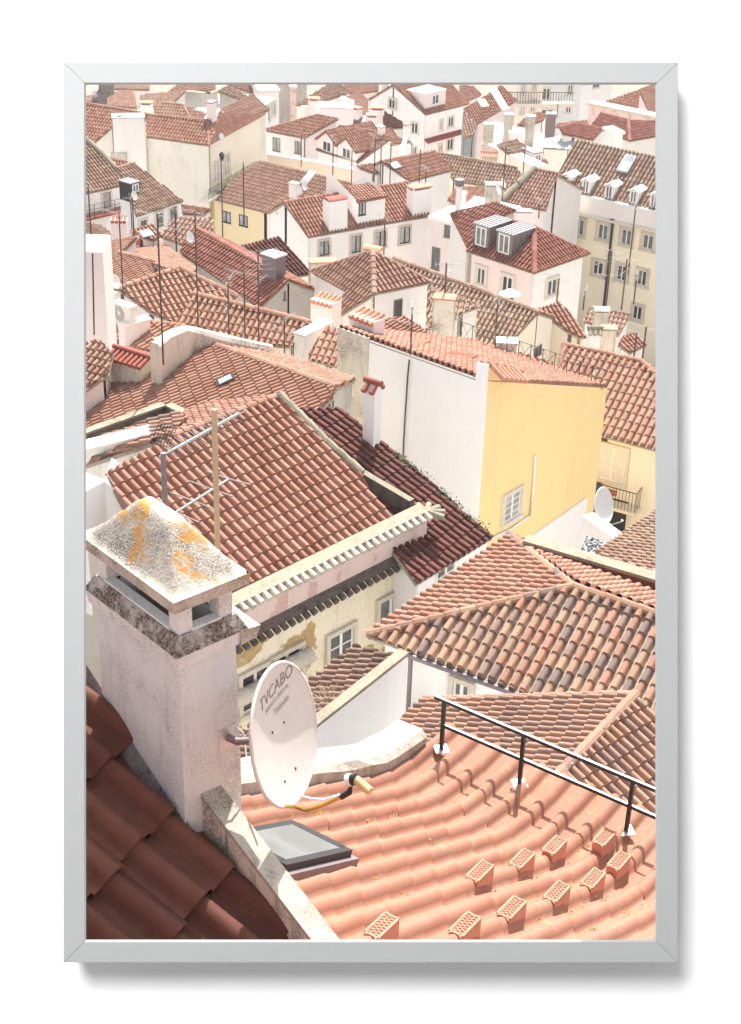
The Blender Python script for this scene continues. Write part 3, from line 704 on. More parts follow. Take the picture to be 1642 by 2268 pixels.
# railing
RL = .52
us = [nrinv(p)[0] for p in ((975, 1678), (1150, 1752), (1385, 1858))]; RL = sum(nrinv(p)[1] for p in ((975, 1678), (1150, 1752), (1385, 1858))) / 3
rr = empty('railing', nr(us[0], RL), 'black metal safety railing with three posts above the eave of the near salmon roof', 'railing')
for u in us + [us[2] + (us[2] - us[1])]:
    p = nr(u, RL, .09); m = MB(); m.box(p + Zv * .26, eU, dH, Zv, .016, .016, .27, 'iron'); po = m.build('post', rr)
    m = MB(); m.box(p + Zv * .0, (eU + dH).normalized(), (dH - eU).normalized(), Zv, .062, .062, .004, 'galv'); m.build('base_plate', po)
for hh in (.54, .27):
    p = nr(us[0] - (.1 if hh > .3 else 0), RL, .09) + Zv * hh; q2 = nr(us[2] + 3, RL, .09) + Zv * hh; m = MB(); m.box((p + q2) / 2, (q2 - p).normalized(), dH, Zv, (q2 - p).length / 2, .015, .015, 'iron'); m.box((p + q2) / 2 + Zv * .016, (q2 - p).normalized(), dH, Zv, (q2 - p).length / 2, .009, .0015, 'galv'); m.build('rail', rr)  # pale top strip stands in for the sun's highlight on the rail
# ventilation hoods
VE = q('h', 145, 770, 390, 700, 617, 635, 812, 560, 980, 503, 1138, 440, 495, 480, 685, 425, 857, 375, 1025, 310)
words = ['nearest the picture bottom, cut by its edge', 'second from the left in the front row', 'third from the left in the front row', 'fourth from the left in the front row', 'fifth from the left in the front row', 'right end of the front row, by a railing post',
         'left end of the rear row', 'second from the left in the rear row', 'third from the left in the rear row', 'right end of the rear row, near the railing']
for px, wd in zip(VE, words):
    u, L = nrinv(px); u = (math.floor(u / .243) + .5) * .243 + .0; L = max(.4, L); P = nr(u, L, .07)
    root = empty('vent_tile', P, 'clay ventilation hood with lattice top, ' + wd, 'roof vent', 'ventilation tiles on the near roof')
    m = MB(); wv, lv, hd, hu = .056, .235, .145, .05; S = -dH * lv; zup = float(np.interp(L + lv, _L, _Z) - np.interp(L, _L, _Z))
    v = [P - eU * wv - Zv * .1, P + eU * wv - Zv * .1, P + eU * wv + Zv * hd, P - eU * wv + Zv * hd]
    v += [P - eU * wv * .9 + S - Zv * .02, P + eU * wv * .9 + S - Zv * .02, P + eU * wv * .9 + S + Zv * (hd + .015), P - eU * wv * .9 + S + Zv * (hd + .015)]
    m.mesh(v, [(0, 3, 2, 1), (1, 2, 6, 5), (0, 4, 7, 3), (4, 5, 6, 7), (3, 7, 6, 2)], 'terra'); 
    a = P + eU * wv * 1.7 - Zv * .04; m.mesh([v[1], v[5], a + S * 1.05, a, v[0], v[4], P - eU * wv * 1.7 + S * 1.05 - Zv * .04, P - eU * wv * 1.7 - Zv * .04], [(0, 1, 2, 3), (4, 7, 6, 5)], 'terra'); m.build('hood', root)
    g = MB(); t0 = (v[3] + v[2]) / 2 + Zv * .004; tl = (v[7] + v[6]) / 2 + Zv * .004; D1 = (tl - t0); Dn = D1.normalized(); up = eU.cross(Dn); up = up if up.z > 0 else -up
    g.box((t0 + tl) / 2 + up * .001, eU, Dn, up, wv - .012, D1.length / 2 - .014, .0015, 'redbrown')
    for sg in (-1, 1): g.box((t0 + tl) / 2 + eU * sg * (wv - .006) + up * .006, eU, Dn, up, .006, D1.length / 2, .006, 'terra'); g.box((t0 + tl) / 2 + Dn * sg * (D1.length / 2 - .006) + up * .006, eU, Dn, up, wv, .006, .006, 'terra')
    for i in range(8):
        for sg in (-1, 1):
            c_ = t0 + D1 * ((i + .5) / 8) + up * .005; dd = (eU + Dn * sg * .55).normalized(); g.box(c_, dd, up.cross(dd), up, wv * 1.05, .003, .0035, 'terra')
    g.build('lattice', root)
# near roof window
u, L = nrinv((628, 1905)); P = nr(u, L, .11); n_ = (Zv + dH * .54).normalized(); V_ = (dH - Zv * .54).normalized()
sk = empty('roof_window', P, 'grey framed roof window with closed blind in the near salmon roof by the parapet', 'roof window')
m = MB(); wu, wv2 = .27, .44
for sg in (-1, 1): m.box(P + eU * sg * (wu - .03), eU, V_, n_, .035, wv2, .032, 'iron'); m.box(P + V_ * sg * (wv2 - .04), eU, V_, n_, wu - .065, .045, .034, 'iron')
m.build('frame', sk); m = MB(); m.box(P + n_ * .02, eU, V_, n_, wu - .06, wv2 - .08, .012, 'gmid'); m.build('pane', sk); m = MB(); m.box(P - n_ * .07, eU, V_, n_, wu + .05, wv2 + .05, .05, 'zincdark'); m.build('flashing', sk)
# moss tufts
mt = MB(); rs = random.Random(5)
for px in q('h', 75, 180, 375, 145, 590, 440, 155, 550, 35, 570, 930, 600, 1130, 625, 740, 650, 630, 130, 590, 435, 980, 95, 1165, 230, 960, 325, 1065, 460, 255, 305, 20, 480, 1020, 560, 1205, 590, 250, 450, 975, 700, 850, 635, 1245, 460) + q('e', 400, 1545, 985, 1560, 805, 1600, 1545, 1485, 165, 1575):
    u, L = nrinv(px); base = nr(u, L, .05)
    for i in range(14):
        a = rs.uniform(0, 6.3); rr_ = rs.uniform(0, .045) ; c = base + eU * math.cos(a) * rr_ * 1.4 + dH * math.sin(a) * rr_ * .6 + Zv * rs.uniform(-.02, .02); s1 = rs.uniform(.005, .012)
        t1 = Vector((rs.uniform(-1, 1), rs.uniform(-1, 1), rs.uniform(-.2, 1))).normalized(); t2 = t1.cross(Vector((rs.uniform(-1, 1), rs.uniform(-1, 1), .3))).normalized()
        mt.poly([c - t1 * s1, c + t2 * s1 * .6, c + t1 * s1, c - t2 * s1 * .6], 'moss')
tag(mt.build('moss'), 'small yellow moss tufts growing between the salmon tiles', 'moss', kind='stuff')

# ================================================================ big chimney
P0 = atD((398, 1474), 8.0); r1 = atZ((522, 1420), P0.z); c1 = (r1 - P0).normalized(); c2 = Vector((-c1.y, c1.x, 0)); c2 = c2 if c2.y > 0 else -c2
wR = (r1 - P0).length
l1 = atZ((208, 1337), P0.z); wL = (l1 - P0).dot(c2); print('chimney', wR, wL, c1, (l1 - P0).normalized())
wL = max(.5, min(wL, 1.1))
# ================================================================ dark near roof, lower left
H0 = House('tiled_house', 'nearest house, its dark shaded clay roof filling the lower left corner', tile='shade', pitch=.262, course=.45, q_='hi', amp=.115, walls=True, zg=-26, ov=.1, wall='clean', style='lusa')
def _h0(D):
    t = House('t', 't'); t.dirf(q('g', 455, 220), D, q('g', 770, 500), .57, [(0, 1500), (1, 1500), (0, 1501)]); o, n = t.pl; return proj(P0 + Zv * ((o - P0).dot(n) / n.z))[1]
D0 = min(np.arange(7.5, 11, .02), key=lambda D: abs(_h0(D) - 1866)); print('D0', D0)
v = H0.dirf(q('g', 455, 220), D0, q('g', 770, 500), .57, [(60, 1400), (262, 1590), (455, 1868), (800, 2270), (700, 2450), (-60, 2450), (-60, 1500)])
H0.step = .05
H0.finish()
ch = empty('chimney', P0 + Vector((0, 0, -1)), 'big weathered white chimney with lichened pyramid cap, foreground left', 'chimney')
def cplaster(key, c, dd): 
    return plaster(key, c, dd, (96, 86, 82), sc=6, streak=.35)
cplaster('chim', (220, 224, 226), .34)
# cap material: speckled concrete with orange lichen
k = N('capstone'); g = k.geo(); a = k.ramp(k.noise(g, 130, 3, .8), [(.36, lin((70, 66, 66))), (.5, lin((148, 142, 134))), (.62, lin((206, 200, 188)))])
a = k.mix(k.ramp(k.noise(g, 4, 6, .7), [(.42, W3(0)), (.62, W3(.75))]), a, lin((200, 195, 184)))
MAT['capstone'] = k.fin(k.mix(k.ramp(k.noise(g, 3.4, 6, .75), [(.54, W3(0)), (.6, W3(.85))]), a, lin((190, 138, 60))), .95, k.noise(g, 60, 4), .7, .01)
k = N('capdirt'); g = k.geo(); a = k.ramp(k.noise(g, 70, 4, .8), [(.4, lin((58, 54, 54))), (.55, lin((128, 116, 106))), (.7, lin((200, 196, 190)))])
a = k.mix(k.ramp(k.noise(g, 5, 5, .7), [(.5, W3(0)), (.62, W3(.7))]), a, lin((204, 202, 198)))
MAT['capdirt'] = k.fin(k.mix(k.ramp(k.noise(g, 8, 6, .75), [(.6, W3(0)), (.66, W3(.6))]), a, lin((150, 98, 44))), .95, k.noise(g, 60, 4), .6, .01)
def ring(o0, o1, z0, z1, mat, m, cap=True):     # frustum between two outlines grown by o0 / o1
    v = []
    for o_, z in ((o0, z0), (o1, z1)):
        for a, b in ((-o_, -o_), (wR + o_, -o_), (wR + o_, wL + o_), (-o_, wL + o_)): v.append(P0 + c1 * a + c2 * b + Zv * z)
    m.mesh(v, [(0, 1, 5, 4), (1, 2, 6, 5), (2, 3, 7, 6), (3, 0, 4, 7)] + ([(4, 5, 6, 7), (0, 3, 2, 1)] if cap else []), mat)
m = MB()
v = []
for t_, z in ((0.0, 0.0), (.012, -.8), (.0, -3.2)):
    for a, b in ((-t_, -t_), (wR + t_, -t_), (wR + t_, wL + t_), (-t_, wL + t_)): v.append(P0 + c1 * a + c2 * b + Zv * z)
m.mesh(v, [(j + 4 * i, (j + 1) % 4 + 4 * i, (j + 1) % 4 + 4 * i + 4, j + 4 * i + 4) for i in range(2) for j in range(4)], 'chim'); m.build('shaft', ch)
m = MB(); ring(.035, .045, 0, .085, 'chim', m); ring(.05, .005, .085, .175, 'capdirt', m); m.mesh([P0 + c1 * a_ + c2 * b_ + Zv * z_ for a_, b_, z_ in ((wR, -.05, .09), (wR + .13, -.05, .075), (wR + .13, wL, .075), (wR, wL, .09), (wR, -.05, 0), (wR + .11, -.04, 0), (wR + .11, wL, 0), (wR, wL, 0))], [(0, 1, 2, 3), (0, 4, 5, 1), (1, 5, 6, 2), (4, 7, 6, 5)], 'capstone')
m.build('cornice', ch)
m = MB(); pw = .085; hN = .19; z0 = .17; zt = z0 + hN
for a, b in ((pw / 2 + .01, pw / 2 + .01), (wR - pw / 2 - .01, pw / 2 + .01), (wR - pw / 2 - .01, wL - pw / 2 - .01), (pw / 2 + .01, wL - pw / 2 - .01)):
    m.box(P0 + c1 * a + c2 * b + Zv * (z0 + hN / 2), c1, c2, Zv, pw / 2, pw / 2, hN / 2, 'chim')
for b in (.03, wL - .03): m.box(P0 + c1 * wR / 2 + c2 * b + Zv * (z0 - .01), c1, c2, Zv, wR / 2 - pw, .03, .03, 'chim')
for a in (.03, wR - .03): m.box(P0 + c1 * a + c2 * wL / 2 + Zv * (z0 - .01), c1, c2, Zv, .03, wL / 2 - pw, .03, 'chim')
m.box(P0 + c1 * wR / 2 + c2 * wL / 2 + Zv * (z0 - .0), c1, c2, Zv, wR / 2 - .06, wL / 2 - .06, .012, 'blk')
m.build('flue_opening', ch)
m = MB(); ov_ = .055; ring(ov_, ov_ + .004, zt, zt + .07, 'capstone', m)
# lumpy pyramid
gx, gy = 22, 26; v = []; rs = random.Random(9); X0, X1, Y0, Y1 = -ov_ - .003, wR + ov_ + .003, -ov_ - .003, wL + ov_ + .003
for j in range(gy + 1):
    for i in range(gx + 1):
        fx, fy = i / gx, j / gy; ex, ey = min(fx, 1 - fx) * 2, min(fy, 1 - fy) * 2; d_ = min(ex, ey * 1.25); t = min(1, d_ / .82); h = .012 + .3 * max(0, t - .12) + (rs.uniform(-.004, .004) if 0 < i < gx and 0 < j < gy else 0)
        v.append(P0 + c1 * (X0 + (X1 - X0) * fx) + c2 * (Y0 + (Y1 - Y0) * fy) + Zv * (zt + .058 + h))
m.mesh(v, [(j * (gx + 1) + i, j * (gx + 1) + i + 1, (j + 1) * (gx + 1) + i + 1, (j + 1) * (gx + 1) + i) for j in range(gy) for i in range(gx)], 'capstone', True); m.build('cap', ch)
plaster('flashgrey', (128, 122, 124), .7, (60, 56, 58), sc=6, streak=.7)
# flashing strip down the left face
b = []; 
plP = (H0.faces[0][0], pnormal(H0.faces[0])); vz = lambda p: p + Zv * ((plP[0] - p).dot(plP[1]) / plP[1].z)
f0, f1 = vz(P0), vz(P0 + c2 * wL); print('corner foot', proj(f0), proj(f1))
m = MB(); fd = (f1 - f0).normalized(); fo = Vector((-c1.x, -c1.y, 0)); fa, fb = f0 - fd * .1, f1 + fd * .6
m.mesh([fa + fo * .0 + Zv * .16, fb + Zv * .16, fb + fo * .07 + Zv * .05, fa + fo * .07 + Zv * .05, fa + fo * .08 - Zv * .1, fb + fo * .08 - Zv * .1], [(0, 1, 2, 3), (3, 2, 5, 4)], 'flashgrey'); m.build('flashing', ch)
# parapet
PW = empty('parapet', atD((600, 1960), 8.2), 'low sloping parapet wall with whitish lichened top running down from the big chimney', 'parapet wall')
hp = House('x', 'x'); a = hp.dirf((478, 1800), 8.55, (692, 2081), .5, [(478, 1800), (692, 2081), (746, 2080), (527, 1797)]); dd = (a[1] - a[0]).normalized()
T = [a[0] - dd * .3, a[0] + dd * 3.2, a[3] + dd * 3.2, a[3] - dd * .3]; m = MB(); vs = T + [p - Zv * 1.4 for p in T]
plaster('parap', (222, 214, 200), .75, (84, 76, 76), sc=5, streak=.6)
m.mesh(vs, [(0, 4, 5, 1), (1, 5, 6, 2), (2, 6, 7, 3), (3, 7, 4, 0)], 'parap'); m.build('wall', PW)
m = MB(); side = (T[3] - T[0]).normalized(); vs = [T[0] - side * .012, T[1] - side * .012, T[2] + side * .012, T[3] + side * .012]; vs = vs + [p - Zv * .03 + Zv * 0 for p in vs]; vs = [p + Zv * .012 for p in vs]; m.mesh(vs, [(0, 1, 2, 3), (0, 4, 5, 1), (1, 5, 6, 2), (2, 6, 7, 3), (3, 7, 4, 0)], 'lichwhite'); m.build('coping', PW)
# main dish
a_, e_ = R(70), R(15); dn = Vector((math.cos(e_) * math.sin(a_), -math.cos(e_) * math.cos(a_), math.sin(e_)))
PD = atD((633, 1627), 8.35)
kk = N('dishpaint'); g = kk.geo(); MAT['dishpaint'] = kk.fin(kk.ramp(kk.noise(g, 5, 5), [(.3, lin((204, 201, 196))), (.7, lin((212, 210, 205)))]), .45, spec=.35)
rD = .395
mp_ = P0 + c1 * (wR * .84) + Zv * (-.72)
dr, dX, dY = dish(None, PD, dn, rD, 'large white satellite dish with grey lettering mounted on the big foreground chimney', mat='dishpaint', arm=False)
m = MB(); wp = onpl((502, 1632), (P0, c2)); m.box(wp - c2 * .006, c1, c2, Zv, .055, .006, .075, 'galv'); m.build('wall_plate', dr)
m = MB(); m.tube([wp - c2 * .0, wp - c2 * .07 + c1 * .02, wp - c2 * .12 + c1 * .1, PD - dn * .07 - Zv * .02], .022, 'zincdark', 10); m.build('mount_arm', dr)
m = MB(); m.tube([wp + c1 * .05 + Zv * .06, wp + c1 * .09 - c2 * .03, wp + c1 * .08 - c2 * .08 - Zv * .2, PD - dn * .1 - Zv * .12], .006, 'whitep', 6); m.build('cable', dr)
m = MB()
for px in [(629, 1600), (603.5, 1622.5), (655, 1702), (631, 1731)]:
    c_ = onpl(px, (PD - dn * .03, dn)); dp_ = .108 * rD * (1 - ((c_ - PD).length / rD) ** 2); c_ = onpl(px, (PD - dn * dp_, dn)); m = MB(); m.tube([c_ - dn * .006, c_ + dn * .003], .0075, 'iron', 8); m.build('bolt', dr)
def text(s, px, size, par, mat='textgrey'):
    cu = bpy.data.curves.new('lettering', 'FONT'); cu.body = s; cu.size = size; cu.align_x = 'CENTER'; cu.extrude = .0005; cu.shear = .15
    o = bpy.data.objects.new('lettering', cu); COL.objects.link(o); c_ = onpl(px, (PD - dn * .006, dn)); X = dX if dX.dot(CR) > 0 else -dX; Y = dn.cross(X)
    o.matrix_world = Matrix(((X.x, Y.x, dn.x, c_.x), (X.y, Y.y, dn.y, c_.y), (X.z, Y.z, dn.z, c_.z), (0, 0, 0, 1))); cu.materials.append(MAT[mat])
    bpy.context.view_layer.update(); me = bpy.data.meshes.new_from_object(o.evaluated_get(bpy.context.evaluated_depsgraph_get())); me.transform(o.matrix_world); bpy.data.objects.remove(o)
    for v_ in me.vertices:
        w_ = v_.co - PD; h_ = w_.dot(dn); f_ = w_ - dn * h_; rho = math.hypot(f_.dot(dX) / .93, f_.dot(dY)) / rD; v_.co = PD + f_ + dn * (-.108 * rD * (1 - rho * rho) + .0025)
    o = bpy.data.objects.new('lettering', me); COL.objects.link(o); o.parent = par; o.matrix_parent_inverse = Matrix.Translation(-wl(par))
plain('textgrey', (200, 196, 192), .6)
text('TVCABO', (617, 1535), .1, dr); text('SERVIÇO DIGITAL', (622, 1551), .036, dr); text('Televés', (634, 1568), .058, dr)
m = MB(); bt = onpl((640, 1786), (PD - dn * .0, dn)); lnb = atD(q('e', 700, 1240), 7.98)
m.tube([bt - dn * .03, atD(q('e', 240, 1450), 8.2), atD(q('e', 330, 1478), 8.15), atD(q('e', 450, 1440), 8.1), atD(q('e', 610, 1370), 8.03)], .012, 'gold', 8); m.build('feed_arm', dr)
m = MB(); m.tube([atD(q('e', 610, 1370), 8.03), atD(q('e', 680, 1330), 8.0), atD(q('e', 705, 1230), 7.98)], .017, 'blk', 8); m.build('bracket', dr)
m = MB(); a1, a2 = atD(q('e', 662, 1230), 8.0), atD(q('e', 735, 1225), 7.97); m.tube([a1, a1 + (a2 - a1) * .5], .034, 'plasticw', 14); m.tube([a1 + (a2 - a1) * .5, a2], .03, 'blk', 12); m.tube([a2, atD(q('e', 850, 1325), 7.93)], .03, 'tan', 4); m.build('receiver_head', dr)
m = MB(); m.tube([atD(q('e', 280, 1360), 8.2), atD(q('e', 370, 1385), 8.1), atD(q('e', 480, 1390), 8.05), atD(q('e', 600, 1350), 8.02)], .007, 'whitep', 6); m.build('cable', dr)
# ================================================================ houses, from near to far
def W(hs, n, items, **k):
    for x, y, w, h in items: hs.win(q(n, x, y), w * .27, h * .27, **k)
G = 'houses of the hillside quarter'
# --- gable roof at the right, behind the railing
h = House('tiled_house', 'house behind the near railing with a patchy lichened roof and pale sloping ridge', tile='multi2', pitch=.22, q_='hi', wall='clean', group=G)
v = h.dirf(q('f', 700, 800), 34, q('f', 0, 790), .36, [(1409, 1540), (1095, 1868), (700, 1850), (842, 1641), (939, 1552)])
v2 = h.mirror(0, 0, 1); h.ridge(v[0], v[1], r=.13); h.ridge(v[4], v[0], r=.1); h.finish()
# --- multi coloured hip roof, right
h = House('tiled_house', 'house with the hipped roof of brown, orange and grey barrel tiles at the right edge', tile='multi', pitch=.285, course=.42, wall='clean', group=G, ov=.35)
v = h.eave((912, 1450), (1164, 1539), 38.5, .46, [(812, 1408), (1269, 1301), (1640, 1423), (1640, 1706), (1164, 1539)])
F_, Q_ = v[0], v[1]; Rr = atZ((1128, 1188), F_.z)
l = h.pts([F_, Rr, Q_], tile='salmon')
far = Rr + (v[3] - v[0]); h.pts([Rr, Q_, v[2], far], tile='salmon') if False else None
n0 = pnormal(v); n0 = n0 if n0.z > 0 else -n0; pn = Vector((-n0.x, -n0.y, n0.z)); h.pl = (Q_, pn); hb = h._add(h.pl, [Rr, Q_, v[2], onpl((1640, 1330), h.pl)], 'salmon')
h.ridge(F_, Q_, r=.13); h.ridge(Q_, v[2], r=.13); h.ridge(Rr, Q_, r=.13); h.finish()
# parapet behind its rear slope
m = MB(); a, b = atZ((1172, 1199), Rr.z + .55), atZ((1500, 1296), Rr.z + .55); d = (b - a).normalized(); s_ = Vector((-d.y, d.x, 0)) * .14
m.mesh([a - s_, b - s_, b + s_, a + s_] + [p - Zv * 1.5 for p in (a - s_, b - s_, b + s_, a + s_)], [(0, 4, 5, 1), (1, 5, 6, 2), (2, 6, 7, 3), (3, 7, 4, 0)], 'redbrown'); m.build('parapet', h.root)
m = MB(); m.box((a + b) / 2 + Zv * .04, d, s_.normalized(), Zv, (b - a).length / 2 + .1, .2, .05, 'coping'); m.build('coping', h.root)
W(h, 'e', [(1600, 560, 130, 260)], fr='whitep', rows=2, sur='stone')
# gutter and down pipe
cn = onpl((912, 1458), (v[0], n0)); m = MB(); g0, g1 = atZ((905, 1452), F_.z - .1), atZ((1166, 1546), F_.z - .1); m.tube([g0, g1], .07, 'zincdark', 8); m.build('gutter', h.root)
m = MB(); g2 = atZ((910, 1458), F_.z - .15); m.tube([g2, g2 - Zv * 7], .06, 'zincdark', 8); m.build('down_pipe', h.root)
# --- lean-to with lichened tiles and white side wall
h = House('lean_to', 'low lean-to with mossy tiles and white sloping side wall, right of the big dish', cat='lean-to', tile='mossy', pitch=.24, q_='hi', wall='clean', ov=.0)
zT = atD((901, 1452), 37).z; a = atZ((903, 1446), zT); b = atZ((700, 1606), zT - .35); d = (b - a); d2 = Vector((d.x, d.y, 0)).normalized(); out = Vector((-d2.y, d2.x, 0)); out = out if out.x > 0 else -out
a0 = b + (b - a) * .6
m1, m2 = a - out * .15 - Zv * .25, a0 - out * .15 - Zv * .25
h.pts([m1, m2, m2 - out * 1.5 - Zv * .35], [m1, m2, m2 - out * 1.5 - Zv * .35, m1 - out * 1.5 - Zv * .35]); h.finish()
m = MB(); m.mesh([a, a0, a0 - out * .2, a - out * .2] + [Vector((p.x, p.y, -36)) for p in (a, a0, a0 - out * .2, a - out * .2)], [(0, 1, 2, 3), (0, 4, 5, 1), (3, 2, 6, 7), (0, 3, 7, 4), (1, 5, 6, 2)], 'clean'); m.build('side_wall', h.root)
m = MB(); m.mesh([a + out * .04 + Zv * .03, a0 + out * .04 + Zv * .03, a0 - out * .24 + Zv * .03, a - out * .24 + Zv * .03] + [p - Zv * .06 for p in (a + out * .04, a0 + out * .04, a0 - out * .24, a - out * .24)], [(0, 1, 2, 3), (0, 4, 5, 1)], 'coping'); m.build('coping', h.root)
wd = MB(); rs = random.Random(4)
for px, rr_ in ((q('e', 940, 190), .75), (q('e', 520, 590), .6), (q('e', 480, 660), .3), (q('e', 850, 150), .3)):
    b_ = hit(px)
    if not b_: print('nohit', px); continue
    for i in range(150):
        t1 = Vector((rs.gauss(0, 1), rs.gauss(0, 1), abs(rs.gauss(0, .6)))).normalized(); L = rr_ * rs.uniform(.3, .9); c = b_[1] + Vector((rs.gauss(0, .2), rs.gauss(0, .2), 0)) * rr_; s1 = t1.cross(Zv).normalized() * .008
        wd.poly([c - s1, c + s1, c + t1 * L + s1 * .4, c + t1 * L - s1 * .4], 'dry')
tag(wd.build('dry_weeds'), 'dry weeds growing on the lichened lean-to tiles', 'weeds', kind='stuff')

# --- cream house with parapet, centre left
h = House('tiled_house', 'cream house with peeling pink parapet, cornice tiles and a big clay roof, centre left', tile='rust', pitch=.285, course=.42, q_='hi', ov=.0, wall='blackwall', group=G, walls=False)
ZP = atD((767, 1205), 43).z
PL_, PR_ = atZ((500, 1345), ZP), atZ((945, 1128), ZP); tt = (PR_ - PL_).normalized(); nn = Vector((tt.y, -tt.x, 0))
e1, e2 = atZ((591, 1276), ZP - .2), atZ((850, 1150), ZP - .2)
v = h.eave((591, 1276), (591 + (PR_ - PL_).dot(CR) * 0 + 259, 1150), e1.length, .47, [(380, 969), (613, 880), (718, 985), (796, 1053), (866, 1150), (400, 1370), (232, 1050)])
AW = Vector((-nn.x, -nn.y, 0)); rb = [v[0], v[1]]; hb = h.pts([v[0], v[1], v[1] + AW * 3 - Zv * 1.25], [v[0], v[1], v[1] + AW * 3 - Zv * 1.25, v[0] + AW * 3 - Zv * 1.25]); 
h.ridge(v[0], v[1], r=.13); h.finish()
CRM = h
def quadwall(name, root, a, b, z0, z1, mat, th=.3, off=0):
    m = MB(); c = (a + b) / 2; d = (b - a); d.z = 0; L = d.length; d.normalize(); n = Vector((d.y, -d.x, 0)); c = Vector((c.x, c.y, (z0 + z1) / 2)) - n * (th / 2 - off)
    m.box(c, d, n, Zv, L / 2, th / 2, (z1 - z0) / 2, mat); return m.build(name, root)
quadwall('wall', h.root, PL_ - tt * 3, PR_, -37, ZP - 1.08, 'facade', .35)
wq = [[Vector((PL_.x, PL_.y, -37)), Vector((PR_.x, PR_.y, -37)), PR_.copy(), PL_.copy()], nn, 'facade', h]; h.wq.append(wq)
quadwall('pink_band', h.root, PL_ - tt * 3, PR_, ZP - 1.08, ZP - .12, 'pinkband', .34, .05)
quadwall('gable_end', h.root, PR_ - AW * -.0 + tt * -.02, PR_ + AW * .4, -37, ZP - .12, 'pinkband', .3)
quadwall('coping', h.root, PL_ - tt * 3, PR_ + tt * .1, ZP - .14, ZP, 'coping', .5, .1)
m = MB(); m2 = MB(); L = (PR_ - PL_).length; k = int((L + 3) / .275)
for i in range(k):
    c = PL_ - tt * 3 + tt * (.14 + i * (L + 3) / k)
    m.tube([c + nn * .02 - Zv * .05, c + nn * .3 - Zv * .17], [.085, .1], 'concrete', 8)
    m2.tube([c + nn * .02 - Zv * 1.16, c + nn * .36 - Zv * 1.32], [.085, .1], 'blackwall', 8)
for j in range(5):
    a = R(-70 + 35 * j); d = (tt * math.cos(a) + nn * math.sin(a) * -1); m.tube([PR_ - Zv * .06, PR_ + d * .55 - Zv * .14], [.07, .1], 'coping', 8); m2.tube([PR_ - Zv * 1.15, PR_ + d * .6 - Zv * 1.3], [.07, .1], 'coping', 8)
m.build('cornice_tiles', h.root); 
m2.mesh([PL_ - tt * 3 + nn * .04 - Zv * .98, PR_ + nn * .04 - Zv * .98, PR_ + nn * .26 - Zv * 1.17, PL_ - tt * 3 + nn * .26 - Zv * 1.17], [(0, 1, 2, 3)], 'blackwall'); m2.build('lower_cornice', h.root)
W(h, 'b', [(1010, 1350, 190, 220)], fr='whitep', rows=1, pane='gmid', sur='stone'); W(h, 'e', [(600, 175, 190, 330)], fr='whitep', rows=3, pane='gdark', sur='stone'); W(h, 'e', [(160, 330, 220, 300), (-100, 480, 220, 300)], fr='whitep', rows=2, pane='gdark', sur='stone')
for px in (q('e', 170, 255), q('d', 1310, 510)):
    b = hit(px, h.wq); P = b[1] + nn * .2; m = MB(); m.tube([P - tt * .7, P + tt * .7], .24, 'concrete', 12); m.build('rolled_awning', h.root)
# dark side wall standing on the verge
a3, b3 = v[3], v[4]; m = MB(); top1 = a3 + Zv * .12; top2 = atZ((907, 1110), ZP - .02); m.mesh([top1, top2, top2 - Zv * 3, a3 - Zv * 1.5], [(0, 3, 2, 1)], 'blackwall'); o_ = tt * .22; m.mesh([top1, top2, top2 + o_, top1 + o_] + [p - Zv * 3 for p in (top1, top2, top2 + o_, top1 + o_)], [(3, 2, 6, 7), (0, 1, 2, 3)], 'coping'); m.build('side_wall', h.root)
m = MB(); pp = [v[1], v[2], v[3]]
ridge_mesh(m, [p + Zv * .05 + tt * .1 for p in pp], .14, 'coping'); m.build('verge_tiles', h.root)
# --- maroon roof
h = House('tiled_house', 'low house with a dark maroon roof between the cream house and tall white wall', tile='maroon', pitch=.27, course=.42, q_='mid', group=G, wall='clean', amp=.055)
v = h.dirf(q('b', 900, 250), 46.5, q('b', 1300, 590), .42, [(640, 905), (760, 905), (1095, 1190), (925, 1295)])
h.finish(); W(h, 'b', [(1460, 1060, 150, 160)], fr='whitep', cols=2, rows=2, pane='gmid', sur=None)
MAR = h
# --- yellow and white building
h = House('townhouse', 'tall townhouse with blank white side wall and bright yellow facade', tile='salmon', pitch=.25, q_='mid', wall='yellow', group=G, ov=.0, style='canal', course=.36)
zw = atD((1070, 838), 53).z; w1, w2 = atZ((818, 750), zw), atZ((1078, 842), zw); ww = (w2 - w1); ww.z = 0; ww.normalize(); yy = Vector((-ww.y, ww.x, 0)); yy = yy if yy.x > 0 else -yy
# slope so that the yellow top edge meets (1346,855)
best = min((abs((lambda p: (p[1] - 857) if abs(p[0] - 1346) < 400 else 99)(proj(w2 + yy * L - Zv * L * s))) + abs(proj(w2 + yy * L - Zv * L * s)[0] - 1346), L, s) for L in np.arange(3, 14, .05) for s in np.arange(.2, .6, .01)); print('yellow', best)
L, s = best[1], best[2]; w3 = w2 + yy * L - Zv * L * s; w4 = w1 + yy * L - Zv * L * s
w0 = w1 - ww * next(t for t in np.arange(.2, 6, .02) if proj(w1 - ww * t)[0] < 750); w5 = w0 + yy * L - Zv * L * s
h.pts([w0, w2, w3], [w0, w2, w3, w5]); h.finish(wmats=[((950, 950), 'clean'), ((780, 800), 'clean')])
YEL = h; h.ridge(w0, w2, r=.1)
m = MB(); c = (w1 + w0) / 2; m.box(Vector((c.x, c.y, (w0.z + .02 - 38) / 2)), ww, yy, Zv, (w1 - w0).length / 2, .03, (w0.z + .02 + 38) / 2, 'dirty'); m.build('old_wall', h.root)
